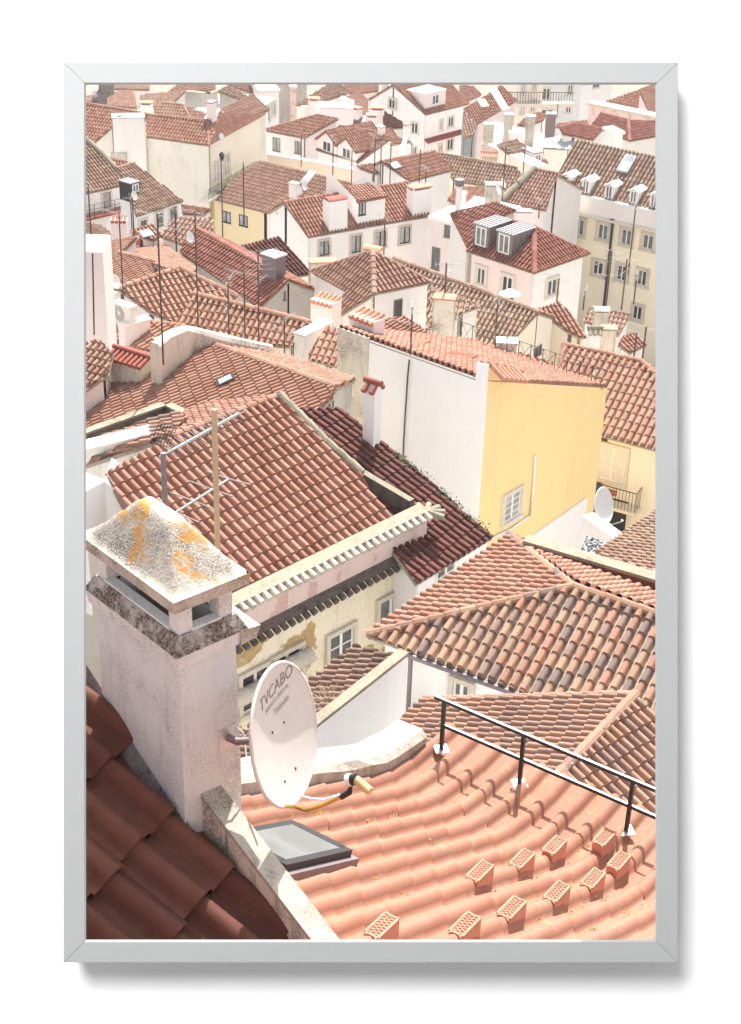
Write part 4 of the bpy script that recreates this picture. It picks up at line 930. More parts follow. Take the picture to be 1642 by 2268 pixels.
m = MB(); m.tube([w2 - yy * .03 + Zv * .1 - ww * .25, w2 - yy * .03 - ww * .25 - Zv * 14], .02, 'clean', 4); m.box(w2 - Zv * 7 + yy * .0 - ww * .2 + Zv * .35, ww, yy, Zv, .22, .06, 7.2, 'clean'); m.build('corner_pier', h.root)
m = MB(); ridge_mesh(m, [w2 - Zv * -.45 - ww * .3, w2 + yy * 1.9 - Zv * .3], .14, 'salmon'); 
for i in range(6): p = w2 + yy * (.3 + i * .28) + Zv * (.42 - .11 * i); m.tube([p, p + ww * .55 - Zv * .32], [.09, .11], 'terra', 7)
m.mesh([w2, w2 + yy * 1.9 - Zv * .66, w2 + yy * 1.9 - Zv * .3, w2 + Zv * .45], [(0, 1, 2, 3)], 'yellow'); m.mesh([w2 - ww * .4, w2, w2 + Zv * .45, w2 - ww * .3 + Zv * .45], [(0, 1, 2, 3)], 'clean'); m.build('corner_hood', h.root)
W(h, 'c', [(425, 500, 130, 210)], fr='whitep', rows=4, pane='gcurt', sur='stoneframe')
def wallpt(px, hs=h): b = hit(px, hs.wq); return b[1] + b[2] * .06
m = MB(); m.tube([wallpt(q('c', 610, 80)), wallpt(q('c', 600, 300)), wallpt(q('c', 572, 570)), wallpt(q('c', 545, 595)), wallpt(q('c', 400, 695)), wallpt(q('c', 260, 760))], .05, 'whitep', 6); m.build('drain_pipe', h.root)
m = MB(); m.tube([wallpt(q(5, 1178, 820)), wallpt(q(5, 1165, 950)), wallpt(q(5, 1140, 1340)), wallpt(q('b', 1125, 120))], .03, 'mast', 5); m.build('old_pipe', h.root)
for px1, px2 in ((q(5, 1105, 680), q(5, 1310, 715)), (q(5, 1480, 803), q(5, 1700, 835)), (q(6, 425, 963), q(6, 495, 970))):
    a = onpl(px1, (w2, pnormal(h.faces[0]))); b = onpl(px2, (w2, pnormal(h.faces[0]))); c = (a + b) / 2 + Zv * .15; d = (b - a).normalized(); m = MB(); m.box(c, d, yy, Zv, (b - a).length / 2, .25, .03, 'terra'); m.build('raised_tile', h.root)
# tiled chimney block at its top left corner
chimney(None, (812, 752), 1.9, .9, 1.0, 'pinkw', 'lean', capm='terra', wp=78, hp=42, ang=-43, D=57.5, label='pinkish chimney block with lean-to tile cap above the tall old grey wall')
# gable chimney on the maroon roof
chimney(MAR, (823, 978), .62, .62, 3.0, 'clean', 'gable', capm='redbrown', emb=.8, wp=41, hp=112)
# railing on the far eave
rl = empty('railing', w4, 'thin black metal railing with crossed bars along the roof edge of the yellow townhouse', 'railing'); m = MB(); 
for i in range(12):
    a = w5 + (w3 - w5) * (i / 12.0 * 1.02 + .0) - yy * .5 + Zv * .1; b = w5 + (w3 - w5) * ((i + 1) / 12.0 * 1.02) - yy * .5 + Zv * .1
    m.tube([a, a + Zv * .85], .015, 'iron', 4); m.tube([a, b + Zv * .85], .009, 'iron', 4); m.tube([a + Zv * .85, b], .009, 'iron', 4)
    if i == 0 or True: m.tube([a + Zv * .85, b + Zv * .85], .013, 'iron', 4); m.tube([a + Zv * .02, b + Zv * .02], .013, 'iron', 4)
m.build('rail', rl)
# --- salmon roof at the right edge with balcony below
h = House('tiled_house', 'cream house at the right edge with orange pantile roof and small iron balcony', tile='salmon', pitch=.31, course=.48, q_='mid', wall='cream', group=G, ov=.2)
v = h.eave((1334, 966), (1451, 996), 66, .5, [(1250, 764), (1420, 801), (1640, 1000), (1640, 1046), (1334, 966), (1215, 938)])
hr_ = h.pts([v[1], v[2], v[1] + Vector((3, .8, -1.6))], tile='salmon'); h.ridge(v[0], v[1], r=.13); h.ridge(v[1], v[2], r=.13); h.ridge(v[0], v[5], r=.13); h.finish(); SAL = h
W(h, 'c', [(1255, 155, 215, 280)], fr='whitep', rows=3, pane='plasticw', sur='stoneframe')
b = hit(q('c', 1265, 460), h.wq); P = b[1]; n_ = b[2]; T_ = Vector((-n_.y, n_.x, 0)); T_ = T_ if T_.x > 0 else -T_
bal = empty('balcony', P, None, None); bal.parent = h.root; bal.matrix_parent_inverse = Matrix.Translation(-wl(h.root))
m = MB(); m.box(P + n_ * .35, T_, n_, Zv, 1.25, .38, .07, 'stoneframe')
for i in range(17):
    x = -1.2 + i * .15; m.tube([P + n_ * .68 + T_ * x + Zv * .05, P + n_ * .68 + T_ * x + Zv * 1.0], .012, 'iron', 4)
for i in range(4): 
    for sg in (-1, 1): m.tube([P + n_ * (.1 + .18 * i) + T_ * 1.2 * sg + Zv * .05, P + n_ * (.1 + .18 * i) + T_ * 1.2 * sg + Zv], .012, 'iron', 4)
m.tube([P + T_ * -1.2 + Zv, P + n_ * .68 + T_ * -1.2 + Zv, P + n_ * .68 + T_ * 1.2 + Zv, P + T_ * 1.2 + Zv], .022, 'iron', 5); m.box(P + n_ * .78 + Zv * .8, T_, n_, Zv, .35, .08, .1, 'redbrown'); bo = m.build('balcony', h.root)
bpy.data.objects.remove(bal)
b = hit(q('c', 1195, 640), h.wq); m = MB(); m.box(b[1] + b[2] * .02, T_, n_, Zv, .95, .02, 1.3, 'blk'); m.box(b[1] + b[2] * .03 + T_ * 1.05, T_, n_, Zv, .1, .04, 1.3, 'stoneframe'); m.build('doorway', h.root)
# courtyard wall and drying cloth
P1, P2 = atD(q('c', 520, 760), 50), None
zc = atD(q('c', 1085, 640), 53).z; a, b = atZ(q('c', 1085, 640), zc), atZ(q('c', 1285, 785), zc)
cw = empty('courtyard_wall', a, 'low white courtyard wall with sunlit top below the balcony', 'wall'); d = (b - a).normalized(); s_ = Vector((-d.y, d.x, 0)); m = MB(); m.box((a + b) / 2 - Zv * 2.5 + s_ * .2, d, s_, Zv, (b - a).length / 2 + .5, .2, 2.5, 'white'); m.build('wall', cw); m = MB(); m.box((a + b) / 2 + Zv * .03 + s_ * .2, d, s_, Zv, (b - a).length / 2 + .5, .24, .03, 'clean'); m.build('coping', cw)
hw = [YEL.wq]; 
b0, b1, b2_, b3_ = [hit(px, YEL.wq) for px in (q('c', 540, 775), q('c', 1036, 430), q('c', 1020, 700), q('c', 900, 900))]
b1 = b1 or hit(q('c', 1020, 440), YEL.wq)
if b0 and b1:
    m = MB(); nn_ = b0[2]; zl = b0[1].z - 4; a, b = b0[1] + nn_ * .1, b1[1] + nn_ * .1; a = a - (b - a) * .1; m.mesh([a, b, Vector((b.x, b.y, -37)), Vector((a.x, a.y, -37))] + [p - nn_ * .09 for p in (a, b, Vector((b.x, b.y, -37)), Vector((a.x, a.y, -37)))], [(0, 3, 2, 1), (0, 1, 5, 4), (1, 2, 6, 5)], 'clean'); m.build('white_base', YEL.root)
k = N('cloth'); g = k.geo(); MAT['cloth'] = k.fin(k.ramp(k.noise(g, 14, 3, .7), [(.52, lin((52, 52, 56))), (.56, lin((190, 190, 194)))]), .8)
cl = empty('drying_cloth', atD(q('c', 1090, 820), 50.5), 'black and white patterned cloth hanging in the courtyard', 'cloth'); m = MB(); A_ = [atD(p, D) for p, D in ((q('c', 1045, 745), 51), (q('c', 1185, 790), 51), (q('c', 1120, 960), 50.3), (q('c', 985, 890), 50.3))]; m.mesh(A_ + [p + Vector((0, .03, -.02)) for p in A_], [(0, 1, 2, 3), (4, 7, 6, 5), (0, 4, 5, 1), (1, 5, 6, 2)], 'cloth'); m.build('cloth', cl)
c_ = hit(q('c', 1120, 530), YEL.wq) 
P = atD(q('c', 1187, 500), 51.5); a_, e_ = R(55), R(20); n_ = Vector((math.cos(e_) * math.sin(a_), -math.cos(e_) * math.cos(a_), math.sin(e_)))
dish(None, P, n_, .62, 'white dish seen edge-on at the corner of the yellow facade, beside the balcony', back=atD(q('c', 1085, 530), 52))
# --- roof sliver right
h = House('tiled_house', 'house at the right edge with a lichen-dark low roof below the cream balcony house', tile='brown', pitch=.24, q_='mid', group=G, wall='clean')
v = h.dirf((1440, 1215), 49, (1330, 1200), .33, [(1318, 1228), (1560, 1060), (1640, 1330), (1400, 1262)]); h.finish()

# --- big roof left with the small skylight
h = House('tiled_house', 'house with the broad orange roof carrying a small skylight, left of the tall white wall', tile='salmon', pitch=.25, course=.42, q_='mid', group=G, wall='concrete', ov=.1)
v = h.dirf(q(4, 1400, 800), 55, q(4, 700, 1150), .42, [(437, 753), (745, 860), (738, 880), (676, 942), (430, 1050), (40, 1180), (40, 985), (330, 800)], 'salmon')
h.ridge(v[0], v[1], r=.15)
v2 = h.pts([v[0], v[1], v[1] + Vector((.6, 1.6, -.55))], [v[0], v[1], v[1] + Vector((.6, 2.6, -.85)), v[0] + Vector((.6, 2.6, -.85))]); h.finish(); BIG = h
skylight(q(4, 1195, 1015), .95, 1.2, 'gsky', 'iron', wp=42)
m = MB(); path = [atD(p, D_) for p, D_ in (((343, 762), 55.5), ((368, 740), 56), ((408, 724), 56.5), ((428, 727), 57), ((470, 738), 57), ((530, 752), 57), ((604, 768), 57))]; vs = []; rs = random.Random(6)
for i in range(len(path)):
    t = path[min(i + 1, len(path) - 1)] - path[max(i - 1, 0)]; t.z = 0; t.normalize(); s_ = Vector((-t.y, t.x, 0)) * .22; p = path[i]; vs += [p - s_ - Zv * 1.6, p - s_ - Zv * .08, p - s_ * .5 + Zv * .04, p + s_ * .5 + Zv * .04, p + s_ - Zv * .08, p + s_ - Zv * 1.6]
m.mesh(vs, [(6 * i + j, 6 * i + 6 + j, 6 * i + 7 + j, 6 * i + 1 + j) for i in range(len(path) - 1) for j in range(5)] + [tuple(range(6)), tuple(range(6 * len(path) - 6, 6 * len(path)))], 'dirty'); m.build('ridge_wall', h.root)
def place_ch(px, *a, **k): return chimney(None, px, *a, **k)
place_ch(q(4, 430, 960), 2.3, 1.4, 1.15, 'dirty', 'tiled', ang=-32, capm='redbrown', emb=1.2, wp=112, hp=38)
place_ch(q(4, 740, 790), 2.2, .5, 1.5, 'dirty', 'flat', ang=35, capm='coping', emb=1, wp=74, hp=40)
h = House('tiled_house', 'house with worn dark tiles at the left edge beside the stained tiled chimney', tile='dull', pitch=.25, q_='mid', group=G, wall='white')
h.dirf(q(4, 180, 850), 57, q(4, 60, 1010), .4, [(20, 800), (222, 754), (252, 785), (240, 830), (20, 980)]); h.finish()
# dark L parapet
def wallseg(name, label, pts, D, th, drop, mat, cop='coping', lower=None, cat='wall'):
    z = atD(pts[0], D).z; root = empty(name, atD(pts[0], D), label, cat); m = MB(); c = MB(); P = [atZ(p[:2], z + (p[2] if len(p) > 2 else 0)) for p in pts]
    for a, b in zip(P[:-1], P[1:]):
        d = (b - a); dh = Vector((d.x, d.y, 0)).normalized(); s = Vector((-dh.y, dh.x, 0)) * th
        m.mesh([a, b, b + s, a + s] + [p - Zv * drop for p in (a, b, b + s, a + s)], [(0, 4, 5, 1), (1, 5, 6, 2), (2, 6, 7, 3), (3, 7, 4, 0)], mat)
        e = s.normalized() * .04; c.mesh([a - e, b - e, b + s + e, a + s + e] + [p - Zv * .07 for p in (a - e, b - e, b + s + e, a + s + e)], [(0, 1, 2, 3), (0, 4, 5, 1), (1, 5, 6, 2), (2, 6, 7, 3), (3, 7, 4, 0)], cop)
    m.build('wall', root); c.build('coping', root); return root
wallseg('parapet', 'soot-dark parapet wall with pale top meeting at a corner, left edge below the broad roof', [q(4, -600, 1640), q(4, 690, 1190), q(4, 850, 1270)], 47, .22, 1.1, 'blackwall')
h = House('tiled_house', 'low house with crumbling tiles behind the soot-dark parapet at the left edge', tile='multi2', pitch=.25, q_='mid', group=G, wall='white')
h.dirf(q(4, 800, 1300), 46, q(4, 300, 1440), .2, [(40, 1040), (300, 945), (395, 915), (420, 930), (372, 968), (40, 1080)]); h.finish()
wallseg('parapet', 'patched white wall with cracked slabs at the left edge, above the foreground chimney', [q(4, -500, 1680), q(4, 330, 1480, ), q(4, 715, 1385)], 44, .5, 3.0, 'stained', 'stained')
wallseg('parapet', 'smooth white rendered wall top running down from the left edge behind the foreground chimney', [q('a', 20, 380), q('a', 190, 290), (q('a', 540, 560)[0], q('a', 540, 560)[1], -1.0)], 42, 1.3, 4, 'clean', 'clean')
# poles in front
pl = empty('pole', atD((480, 1196), 30), 'tall weathered wooden pole behind the foreground chimney', 'pole'); m = MB(); P = atD((482, 1202), 12); tp = (1196 - 902) / ((proj(P)[1] - proj(P + Zv)[1])); m.tube([P - Zv * .6, P + Zv * tp], .022, 'wood', 8); m.build('shaft', pl)
# ================================================================ middle distance
def H(label, tile='rust', wall='white', **k):
    k['pitch'] = k.get('pitch', .24) * 1.12; k['course'] = k.get('course', .38) * 1.1; k.setdefault('group', G); return House('tiled_house', label, tile=tile, wall=wall, **k)
def poly(n, *xy): return q(n, *xy)
# hip roof, centre
h = H('white house with a steep hipped roof and a pale central hip, middle of the picture', 'dull', 'white')
v = h.eave((829, 652), (955, 626), 78, .5, [(826, 557), (955, 626), (829, 652)]) 
h.faces.clear(); h.tms.clear(); zc = atD((829, 652), 78).z; C_ = atZ((829, 652), zc); E_ = atZ((955, 626), zc); d1 = (E_ - C_); d1.z = 0
ap = onpl((826, 557), h.pl); rt = h.pts([C_, E_, ap]); Wf = atZ((764, 642), zc); per = Vector((-d1.y, d1.x, 0)).normalized(); per = per if per.x < 0 else -per
LW = C_ + per * 9.5; lf = h.pts([C_, ap, LW], [C_, ap, onpl((686, 602), (C_, (ap - C_).cross(LW - C_).normalized())), onpl((764, 645), (C_, (ap - C_).cross(LW - C_).normalized())), onpl((752, 700), (C_, (ap - C_).cross(LW - C_).normalized()))])
h.ridge(C_, ap, r=.16); h.ridge(ap, lf[2]); h.ridge(ap, E_); h.finish()
W(h, 5, [(1075, 400, 70, 150)], cols=1, pane='gdark', sur=None, fr='zincdark')
h.win(q(5, 400, 230), 14, 30, cols=1, pane='plasticw', sur=None)
HC = h
# long ridge roof right of it
h = H('cream gabled house with a long dark tiled roof and rusty lichened ridge, centre right', 'brown', 'cream', ov=.05)
v = h.dirf(q(6, 200, 250), 84, q(6, 30, 560), .48, [(872, 574), (1018, 622), (1193, 693), (1139, 752), (1060, 775), (840, 690)]); 
g2 = h.mirror(0, 0, 2); h.ridge(v[0], v[2], r=.17); h.finish(); LONG = h
W(h, 6, [(640, 750, 60, 80)], fr='zincdark', pane='gdark', sur=None)
h = H('small house with a dark twin roof stepping down behind the cream gable, centre right', 'rust', 'cream')
v = h.dirf(q(6, 850, 450), 86, q(6, 960, 640), .45, [q(6, 640, 412), q(6, 825, 345), q(6, 1050, 640), q(6, 985, 640), q(6, 900, 600), q(6, 700, 460)]); h.finish()
# grey dormer pink house
h = H('pink and white house with a red hipped roof and two grey standing-seam dormers', 'red', 'pink', q_='mid', ov=.3, pitch=.25, course=.4)
Z0 = atD(q(3, 615, 1605), 98).z; A, B, C = atZ(q(3, 50, 1420), Z0), atZ(q(3, 615, 1605), Z0), atZ(q(3, 1070, 1445), Z0)
v = h.eave(q(3, 50, 1420), q(3, 615, 1605), A.length, .52, [q(3, 50, 1420), q(3, 295, 1145), q(3, 612, 1228), q(3, 615, 1605)])
v[3] = B; r_ = h.pts([B, C, v[2]]); d = C - B; h.pts([v[2], C, C + (v[1] - v[2]), v[1]]); h.pts([v[1], v[0] + d, v[0]]) if False else None
h.ridge(v[1], v[2], r=.16); h.ridge(v[2], B, r=.19); h.ridge(v[2], C, r=.14); h.finish(wmats=[(q(6, 800, 260), 'clean')]); PINK = h  # right wall whiter than the left: fall of light put into the colour
W(h, 6, [(180, 135, 62, 130), (395, 205, 80, 130), (755, 225, 75, 120)], sur='stoneframe', pane='gdark', sw=.22)
dormer(h, q(3, 172, 1395), 2.1, 2.3, 3.7, 'zincdark', 'shed', 'whitep', 'gmid', 'zinc', seams=5, frac=(.62, .8), wp=33, hp=49)
dormer(h, q(3, 360, 1455), 2.1, 2.3, 3.7, 'zincdark', 'shed', 'whitep', 'gmid', 'zinc', seams=5, frac=(.62, .8), wp=35, hp=49)
h = H('white house whose red roof adjoins the pink house with two grey dormers', 'red', 'white', pitch=.24)
v = h.dirf(q(3, 300, 1100), 104, q(3, 60, 1330), .48, [q(3, 0, 1110), q(3, 310, 1022), q(3, 470, 1085), q(3, 290, 1160), q(3, 60, 1400), q(2, 1500, 1120)])
h.ridge(v[5], v[1]); h.finish(); 
# central white house with chimneys
h = H('long white house with dark framed windows, two broad chimneys and a tiled dormer, centre', 'rust', 'clean', pitch=.25, course=.42, ov=.2, q_='mid')
v = h.eave(q(2, 340, 1310), q(2, 1350, 1135), 112, .55, [q(2, 135, 1025), q(2, 1165, 858), q(2, 1350, 1135), q(2, 340, 1310)])
h.mirror(0, 0, 1); h.ridge(v[0], v[1], r=.14); h.finish(); CW = h
W(h, 2, [(470, 1395, 82, 120), (730, 1362, 76, 140), (930, 1322, 85, 130), (1130, 1287, 82, 135)], fr='iron', pane='gcurt', sur='stone')
h.win(q(2, 148, 1125), 3, 10, sur=None, pane='gdark', cols=1); h.win(q(2, 86, 1105), 3, 9, sur=None, pane='gdark', cols=1)
chimney(h, q(2, 560, 1210), 2.1, 1.3, 2.6, 'clean', 'arch', capm='redbrown', emb=1.2, wp=55, hp=58)
wq_ = CW.wq
fpl = None
ef = v[2] - v[3]; ef.z = 0; ef.normalize(); nf = Vector((ef.y, -ef.x, 0)); nf = nf if nf.y < 0 else -nf
b = hit(q(2, 860, 1180)); P = b[1]; pl_ = (P + nf * .05, nf); a, b_, c_, d_ = [onpl(p, pl_) for p in (q(2, 745, 1010), q(2, 975, 965), q(2, 965, 1155), q(2, 740, 1180))]
m = MB(); bk = -nf * 4.5; m.mesh([a, b_, c_ - Zv * .5, d_ - Zv * .5] + [p + bk for p in (a + Zv * 1.2, b_ + Zv * 1.2, c_, d_)], [(0, 3, 2, 1), (0, 4, 7, 3), (1, 2, 6, 5)], 'clean'); m.build('dormer', CW.root)
rt0, rt1 = onpl(q(2, 665, 895), (a + bk * .55, nf)), onpl(q(2, 880, 862), (a + bk * .55, nf)); tiled_patch(CW, [rt0, rt1, b_ + nf * .25 + ef * .15, a + nf * .25 - ef * .15])
CW.wq.append([[a - Zv * 3, b_ - Zv * 3, b_, a], nf, 'clean', CW]); W(CW, 2, [(783, 1070, 55, 108)], fr='iron', pane='gcurt', sur=None); CW.wq.pop()
chimney(CW, q(2, 1245, 1085), 2.9, 1.5, 2.7, 'clean', 'slab', capm='terra', emb=1.4, wp=56, hp=48)
# low chimneys in front of its wall
h = H('yellow-ochre house with a broad dull roof and white gable, centre left', 'dull', 'ochre', pitch=.24, ov=.2)
v = h.eave((467, 440), (586, 470), 130, .5, [(467, 440), (575, 355), (798, 410), (718, 434), (586, 470)]); h.finish(wmats=[((650, 490), 'pinkw'), ((600, 520), 'pinkw'), ((740, 440), 'pinkw')]); OC = h
W(h, 1, [(1190, 1140, 70, 90), (1330, 1170, 70, 90)], fr='iron', sur=None, pane='gcurt')
chimney(h, q(2, 225, 985), 1.7, 1.2, 1.9, 'pinkw', 'flat', capm='concrete', wp=24, hp=32); skylight(q(2, 345, 825), 1.6, 3.2, 'gsky', 'zinc', wp=38)
h = H('house with a pale zig-zag tiled lower roof in front of the ochre house', 'multi2', 'white', pitch=.28, course=.42, q_='mid')
v = h.dirf(q(1, 900, 1180), 98, q(1, 800, 1320), .42, [q(1, 640, 1300), q(1, 770, 1148), q(1, 1085, 1155), q(1, 1085, 1300), q(1, 900, 1400)]); h.finish()
# dark gable roof left of centre
h = H('house with a dark rusty gabled roof crossed by aerials, left of centre', 'red', 'grey', pitch=.24, q_='mid', ov=.05)
v = h.dirf(q(1, 1200, 1480), 85, q(1, 1020, 1640), .5, [(437, 508), (640, 622), (575, 684), (400, 560), (415, 520)]); h.mirror(0, 0, 1); h.ridge(v[0], v[1], r=.16); h.finish(); DG = h
h.win(q(5, 145, 295), 4, 18, cols=1, sur=None, pane='gdark', fr='zincdark')
h = H('small house with a wine-red tiled roof partly hidden by a zinc clad shaft, centre left', 'maroon', 'white', pitch=.24, q_='mid')
v = h.dirf(q(2, 60, 1400), 92, q(2, 200, 1560), .45, [(515, 550), (616, 525), (690, 608), (600, 620)]); h.finish()
place_ch(q(5, 60, 130), 2.0, 1.6, 2.4, 'zincdark', 'flat', capm='plasticw', emb=1, wp=52, hp=46, ang=-40)
# left cluster
h = H('house with a faded salmon roof below a brick-red parapet, left edge', 'salmon', 'white', pitch=.25, q_='mid')
v = h.dirf(q(1, 300, 1400), 92, q(1, 150, 1440), .3, [(0, 580), q(1, 470, 1305), q(1, 330, 1440), q(1, 170, 1510), (0, 660)]); h.finish()
wallseg('parapet', 'brick-red painted parapet along the faded salmon roof at the left edge', [q(1, -500, 1500), q(1, 480, 1305)], 92, .25, .5, 'flash', 'flash')
h = H('house with wide faded salmon roof of nearly level rows, left of the dark gable', 'salmon', 'white', pitch=.25, q_='mid')
v = h.dirf(q(1, 800, 1450), 90, q(1, 450, 1420), .3, [q(1, 330, 1440), q(1, 490, 1305), q(1, 650, 1345), q(1, 960, 1580), q(1, 880, 1640)]); h.finish()
h = H('house with a salmon roof under a red ridge, left edge beside the white tower wall', 'salmon', 'white', pitch=.26, q_='mid')
v = h.dirf(q(4, 600, 120), 84, q(4, 380, 240), .4, [q(1, 310, 1440), q(4, 800, 75), q(4, 640, 160), q(4, 320, 240), q(4, 170, 250), (225, 575)]); h.ridge(v[0], v[1], r=.17); h.finish()
h = H('house with a broad diamond shaped salmon roof between the aerials, left centre', 'salmon', 'white', pitch=.25, q_='mid')
v = h.dirf(q(4, 800, 150), 74, q(4, 950, 420), .4, [q(4, 300, 245), q(4, 800, 78), q(4, 1280, 310), q(4, 1000, 520), q(4, 760, 530), q(4, 560, 430)]); h.ridge(v[0], v[1], r=.17); h.ridge(v[1], v[2], r=.17); h.finish()
h = H('house with steep orange pantile roof and metal verge, behind the broad skylight roof', 'salmon', 'white', pitch=.25, q_='mid')
v = h.eave(q(4, 780, 520), q(4, 1660, 680), 67, .55, [q(4, 920, 288), q(5, 345, 520), q(5, 215, 720), q(4, 1500, 700), q(4, 780, 520)]); h.ridge(v[0], v[1], r=.16); h.mirror(0, 0, 1); h.finish(); ST = h
h = H('house with a small steep orange roof behind the grey wall end, centre', 'salmon', 'white', pitch=.25, q_='mid')
v = h.dirf(q(5, 500, 600), 64, q(5, 400, 850), .5, [q(5, 480, 545), q(5, 590, 575), q(5, 590, 880), q(5, 500, 860), q(5, 330, 820)]); h.finish()
wallseg('parapet', 'white sloping parapet beside a grey metal valley, centre, left of the tall grey wall', [q(5, 460, 480), q(5, 225, 600)], 66, .5, 2.2, 'white', 'clean')
h = H('small house with pale orange roof rows below the white stub chimney, left centre', 'salmon', 'white', pitch=.26, q_='mid')
v = h.dirf(q(4, 700, 560), 66, q(4, 500, 700), .42, [q(4, 560, 515), q(4, 860, 550), q(4, 700, 700), q(4, 600, 760), q(4, 400, 730), q(4, 190, 640), q(4, 180, 560)]); h.ridge(v[0], v[1]); h.finish()
place_ch(q(4, 440, 660), 2.9, .95, 1.9, 'pinkw', 'flat', ang=40, capm='stained', emb=1.5, wp=70, hp=40)
place_ch(q(5, 485, 500), 2.1, 1.3, 1.9, 'pinkw', 'lean', ang=-32, capm='terra', emb=2, wp=68, hp=38, D=70, label='broad pinkish chimney with four clay tiles on top, before the hipped roof house')
h = H('house with red roof seen between the white tower wall and the stub chimney', 'red', 'white', pitch=.25, q_='mid')
h.dirf(q(4, 260, 520), 72, q(4, 200, 600), .4, [q(4, 180, 440), q(4, 330, 480), q(4, 400, 560), q(4, 320, 720), q(4, 180, 640)]); h.finish()
# white tower wall at the left edge
tw = empty('white_tower', atD((200, 750), 60) , 'plain white tower-like wall at the left edge with a cable running down', 'tower'); m = MB(); a, b = atD(q(1, -200, 1420), 60), atZ(q(1, 175, 1430), atD(q(1, -200, 1420), 60).z); d = (b - a).normalized(); s_ = Vector((-d.y, d.x, 0)); m.box((a + b) / 2 - Zv * 5.2 + s_ * 1, d, s_, Zv, (b - a).length / 2, 1, 5.2, 'pinkw'); m.build('wall', tw); m = MB(); m.tube([atD(q(1, 92, 1440), 59.5), atD(q(4, 105, 620), 59.5)], .03, 'iron', 5); m.build('cable', tw)
# mid right
def flat_patch(label, tile, D, p1, p2, s, poly_, **k):
    w_ = k.pop('wall', 'white'); wm = k.pop('wmats', ()); far = k.pop('far', False); rd = k.pop('rd', ()); h = H(label, tile, w_, **k); v = h.dirf(p1, D, p2, s, poly_, far=far)
    for i, j in rd: h.ridge(v[i], v[j], r=.15)
    h.finish(wmats=wm); return h
flat_patch('small house with bright striped roof right of the pink house, by the yellow apartment block', 'dull', 96, q(6, 1300, 430), q(6, 1240, 620), .45, [q(6, 1090, 370), q(6, 1410, 455), q(6, 1300, 630), q(6, 1180, 560), q(6, 1010, 510)])
flat_patch('small house with a low red roof near the right edge, behind the orange pantile roof', 'rust', 88, q(6, 1450, 620), q(6, 1540, 720), .35, [q(6, 1330, 640), q(6, 1440, 605), q(6, 1540, 700), q(6, 1400, 770), q(6, 1300, 700)])
flat_patch('small house with a salmon roof and one pale hip, behind the yellow townhouse roof', 'rust', 72, q(5, 1050, 560), q(5, 960, 620), .35, [q(5, 915, 500), q(5, 1140, 480), q(5, 1390, 640), q(5, 915, 620)])
flat_patch('small house with brown tiles beside the grey topped chimney, centre right', 'brown', 77, q(5, 1420, 330), q(5, 1380, 520), .45, [q(5, 1350, 230), q(5, 1640, 320), q(6, 180, 380), q(6, 20, 440), q(5, 1470, 560), q(5, 1330, 560)], wall='white')
flat_patch('low house with salmon rows behind the railing of the yellow townhouse', 'salmon', 66, q(6, 600, 800), q(6, 680, 900), .35, [q(6, 0, 680), q(6, 250, 700), q(6, 760, 850), q(6, 800, 960), q(6, 380, 880), q(6, 0, 780)])
place_ch(q(5, 1450, 520), 1.9, 1.3, 3.0, 'dirty', 'flat', capm='terra', emb=2, wp=50, hp=56)
place_ch(q(6, 380, 800), 1.7, 1.2, 2.0, 'pinkw', 'flat', capm='plasticw', emb=1, wp=44, hp=34, D=63, label='pink walled chimney box with a white lid behind the thin roof railing')
place_ch(q(6, 1095, 740), 1.3, 1.0, 2.2, 'pinkw', 'gable', capm='coping', emb=1, wp=28, hp=36, D=76, label='slim pinkish chimney with a gabled stone cap, right of the cream gable')
place_ch(q(6, 1210, 720), 1.5, 1.2, 2.6, 'dirty', 'flat', capm='coping', emb=1, wp=34, hp=42, D=77, label='grey weathered chimney with a flat top, right of the slim gabled one')
place_ch(q(6, 1150, 560), 1.5, 1.2, 2.4, 'dirty', 'arch', capm='concrete', emb=1, wp=34, hp=38, D=84, label='grey round topped chimney in front of the striped roof, right')
place_ch(q(2, 460, 1570), 2.6, 1.2, 1.0, 'dirty', 'flat', capm='terra', emb=2, ang=12, wp=62, hp=18, D=90, label='low wide chimney block with a terracotta slab, left of the hipped roof apex')
place_ch(q(2, 870, 1480), 2.0, 1.3, 1.3, 'dirty', 'arch', capm='terra', emb=2, ang=-20, wp=46, hp=20, D=92, label='low round topped chimney just behind the hipped roof apex')
# apartment block, right
h = H('long cream apartment block with five white dormers and a brown tiled roof, right edge', 'brown', 'apart', pitch=.3, course=.5, q_='mid', ov=.0, cat='apartment block')
v = h.eave(q(3, 745, 905), q(3, 1605, 1095), 125, .68, [q(3, 745, 905), q(3, 968, 505), q(3, 1350, 590), q(3, 2000, 730), q(3, 2000, 1180)])
h.name = 'apartment_block'; h.finish(); AP = h; h.root.name = 'apartment_block'
t_ = (v[4] - v[0]).normalized(); n_ = Vector((t_.y, -t_.x, 0)); n_ = n_ if n_.y < 0 else -n_
quadwall('attic_band', h.root, v[0] + n_ * .2, v[4] + n_ * .2, v[0].z - 1.3, v[0].z + .1, 'white', .5, .1); quadwall('cornice', h.root, v[0] + n_ * .2, v[4] + n_ * .2, v[0].z - 1.5, v[0].z - 1.3, 'stoneframe', .7, .3)
for wq_ in h.wq: 
    if wq_[1].dot(n_) > .9: wq_[0] = [p + n_ * .0 for p in wq_[0]]
W(h, 3, [(825, 1183, 66, 130), (985, 1222, 72, 125), (1180, 1262, 76, 120), (1372, 1305, 78, 120), (1550, 1345, 82, 115)], sur='stone', pane='gmid', sw=.25)
W(h, 6, [(1140, 70, 75, 110), (1335, 110, 75, 120), (1500, 150, 70, 120), (1462, 435, 70, 110)], sur='stone', pane='gdark', sw=.25)
